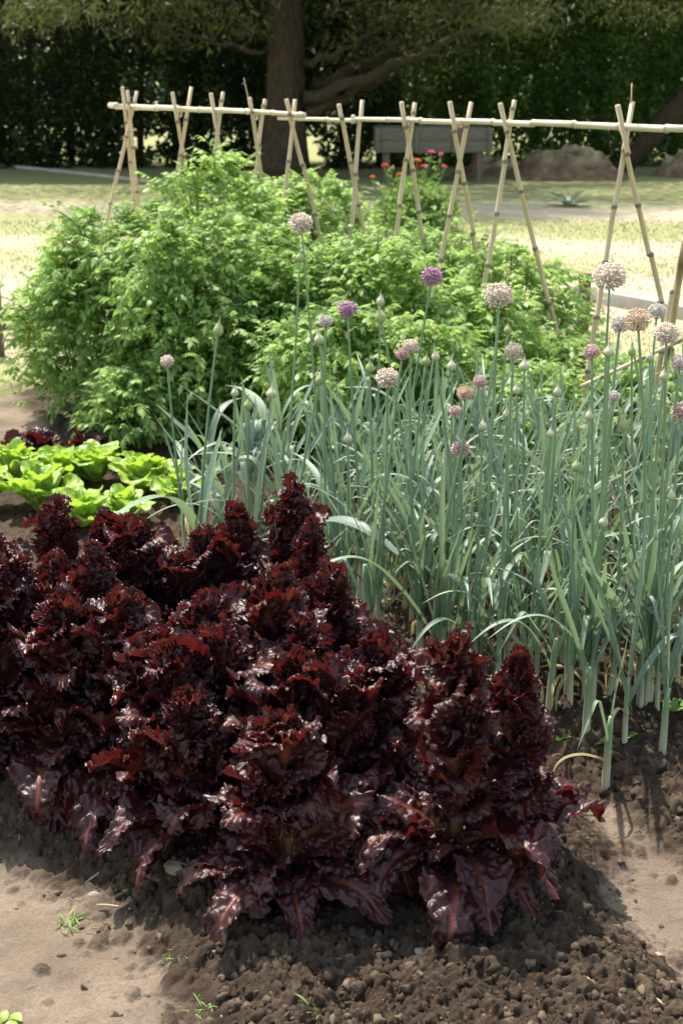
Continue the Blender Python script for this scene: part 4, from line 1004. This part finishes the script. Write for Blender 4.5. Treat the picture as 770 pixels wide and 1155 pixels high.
fallen(523, 1029, .075, .15, 'fallen pale green leaf on the soil before the corner lettuce', 'weed', 1)
fallen(528, 1019, .06, -.1, 'fallen brown leaf just behind the pale green one', 'straw', 2)
def tuft(px, py, s, n, label, seed, mt='weed', name='grass_tuft', wide=.08):
    r = np.random.RandomState(seed); p = G(px, py, 0)
    for _ in range(4): p = G(px, py, sz(p[0], p[1]))
    mb = MB()
    for i in range(n):
        a = r.rand()*6.28; e = r.uniform(.1, .9); L = s*r.uniform(.5, 1.1); o = r.normal(0, s*.35, 2); u = np.linspace(0, 1, 6)
        th = e-u*r.uniform(.2, 1.2); cx = np.cumsum(np.cos(th))*L/6; cz = np.cumsum(np.sin(th))*L/6; w = wide*L*.5*np.sin(np.pi*(u*.85+.12))
        V = np.stack([np.stack([cx, k*w, cz+.3*abs(k)*w], -1) for k in (-1, 0, 1)], 1).reshape(-1, 3); m = np.array(Matrix.Rotation(a, 3, 'Z')); mb.add(V @ m.T+[o[0], o[1], .005], grid_faces(6, 3), r=r.rand())
    tag(mb.build(name, M[mt], loc=(p[0], p[1], p[2]+.006)), label, 'weed')
tuft(78, 1048, .045, 26, 'little tuft of fine grass on the path at the left', 1)
tuft(232, 1140, .035, 18, 'little tuft of grass at the bottom edge on the path', 2)
tuft(346, 1150, .05, 5, 'few upright grass blades at the bottom edge of the mound', 3)
tuft(190, 1090, .03, 12, 'sparse fine grass at the foot of the front mound', 4)
tuft(210, 1082, .03, 10, 'small grass sprig on the lower left of the mound', 5)
tuft(2, 1162, .035, 6, 'broad green leaves at the bottom left corner', 6, 'green', 'weed_plant', .6)
tuft(600, 1000, .05, 3, 'single thin grass sprout between the corner lettuce leaves', 7)
tuft(693, 838, .05, 16, 'small green weed seedling at the foot of the pale leek stalks', 8, 'weed', 'weed_plant', .5)
tuft(660, 852, .045, 14, 'small pale green weed beside the slanting thin leek', 9, 'weed', 'weed_plant', .5)
tuft(640, 836, .05, 14, 'low green weed between the corner lettuce and the leeks', 10, 'weed', 'weed_plant', .5)
tuft(468, 850, .09, 12, 'light green weed leaves in the gap left of the corner lettuce', 11, 'weed', 'weed_plant', .35)
tuft(762, 800, .06, 12, 'yellow green weed at the right edge among leek stalks', 12, 'weed', 'weed_plant', .5)

# ------------------------------------------------------------------ light, sky, camera
SUN_EL, SUN_AZ = R(61), R(-28)              # azimuth measured from +Y toward +X
to_sun = Vector((math.sin(SUN_AZ)*math.cos(SUN_EL), math.cos(SUN_AZ)*math.cos(SUN_EL), math.sin(SUN_EL)))
L = bpy.data.lights.new('sun', 'SUN'); L.energy = 3.6; L.angle = R(.6); L.color = (1, .94, .84)
so = bpy.data.objects.new('sun', L); col.objects.link(so); so.rotation_euler = to_sun.to_track_quat('Z', 'Y').to_euler(); so.location = (0, 0, 20)
w = bpy.data.worlds.new('World'); scene.world = w; w.use_nodes = True; nt = w.node_tree; nt.nodes.clear()
sky = nt.nodes.new('ShaderNodeTexSky'); sky.sky_type = 'NISHITA'; sky.sun_disc = False; sky.sun_elevation = SUN_EL; sky.sun_rotation = SUN_AZ; sky.air_density = 1.3; sky.dust_density = 2.0
bg = nt.nodes.new('ShaderNodeBackground'); bg.inputs['Strength'].default_value = .15; out = nt.nodes.new('ShaderNodeOutputWorld')
tint = nt.nodes.new('ShaderNodeMix'); tint.data_type = 'RGBA'; tint.blend_type = 'MULTIPLY'; tint.inputs['Factor'].default_value = 1; tint.inputs['B'].default_value = (1, .93, .80, 1)
nt.links.new(sky.outputs[0], tint.inputs['A']); nt.links.new(tint.outputs['Result'], bg.inputs[0]); nt.links.new(bg.outputs[0], out.inputs[0])
cam = bpy.data.cameras.new('camera'); co = bpy.data.objects.new('camera', cam); col.objects.link(co); scene.camera = co
co.location = (0, 0, CAM_H); co.rotation_euler = (math.pi/2-PITCH, 0, 0)
cam.sensor_fit = 'VERTICAL'; cam.sensor_height = 36; cam.lens = FPX/PH*36; cam.clip_start = .05; cam.clip_end = 2000
cam.dof.use_dof = True; cam.dof.focus_distance = 3.2; cam.dof.aperture_fstop = 7
scene.view_settings.view_transform = 'Standard'; scene.view_settings.look = 'None'; scene.view_settings.gamma = 1; scene.view_settings.exposure = 1.34
scene.cycles.max_bounces = 6; scene.cycles.transparent_max_bounces = 4; scene.cycles.use_denoising = True
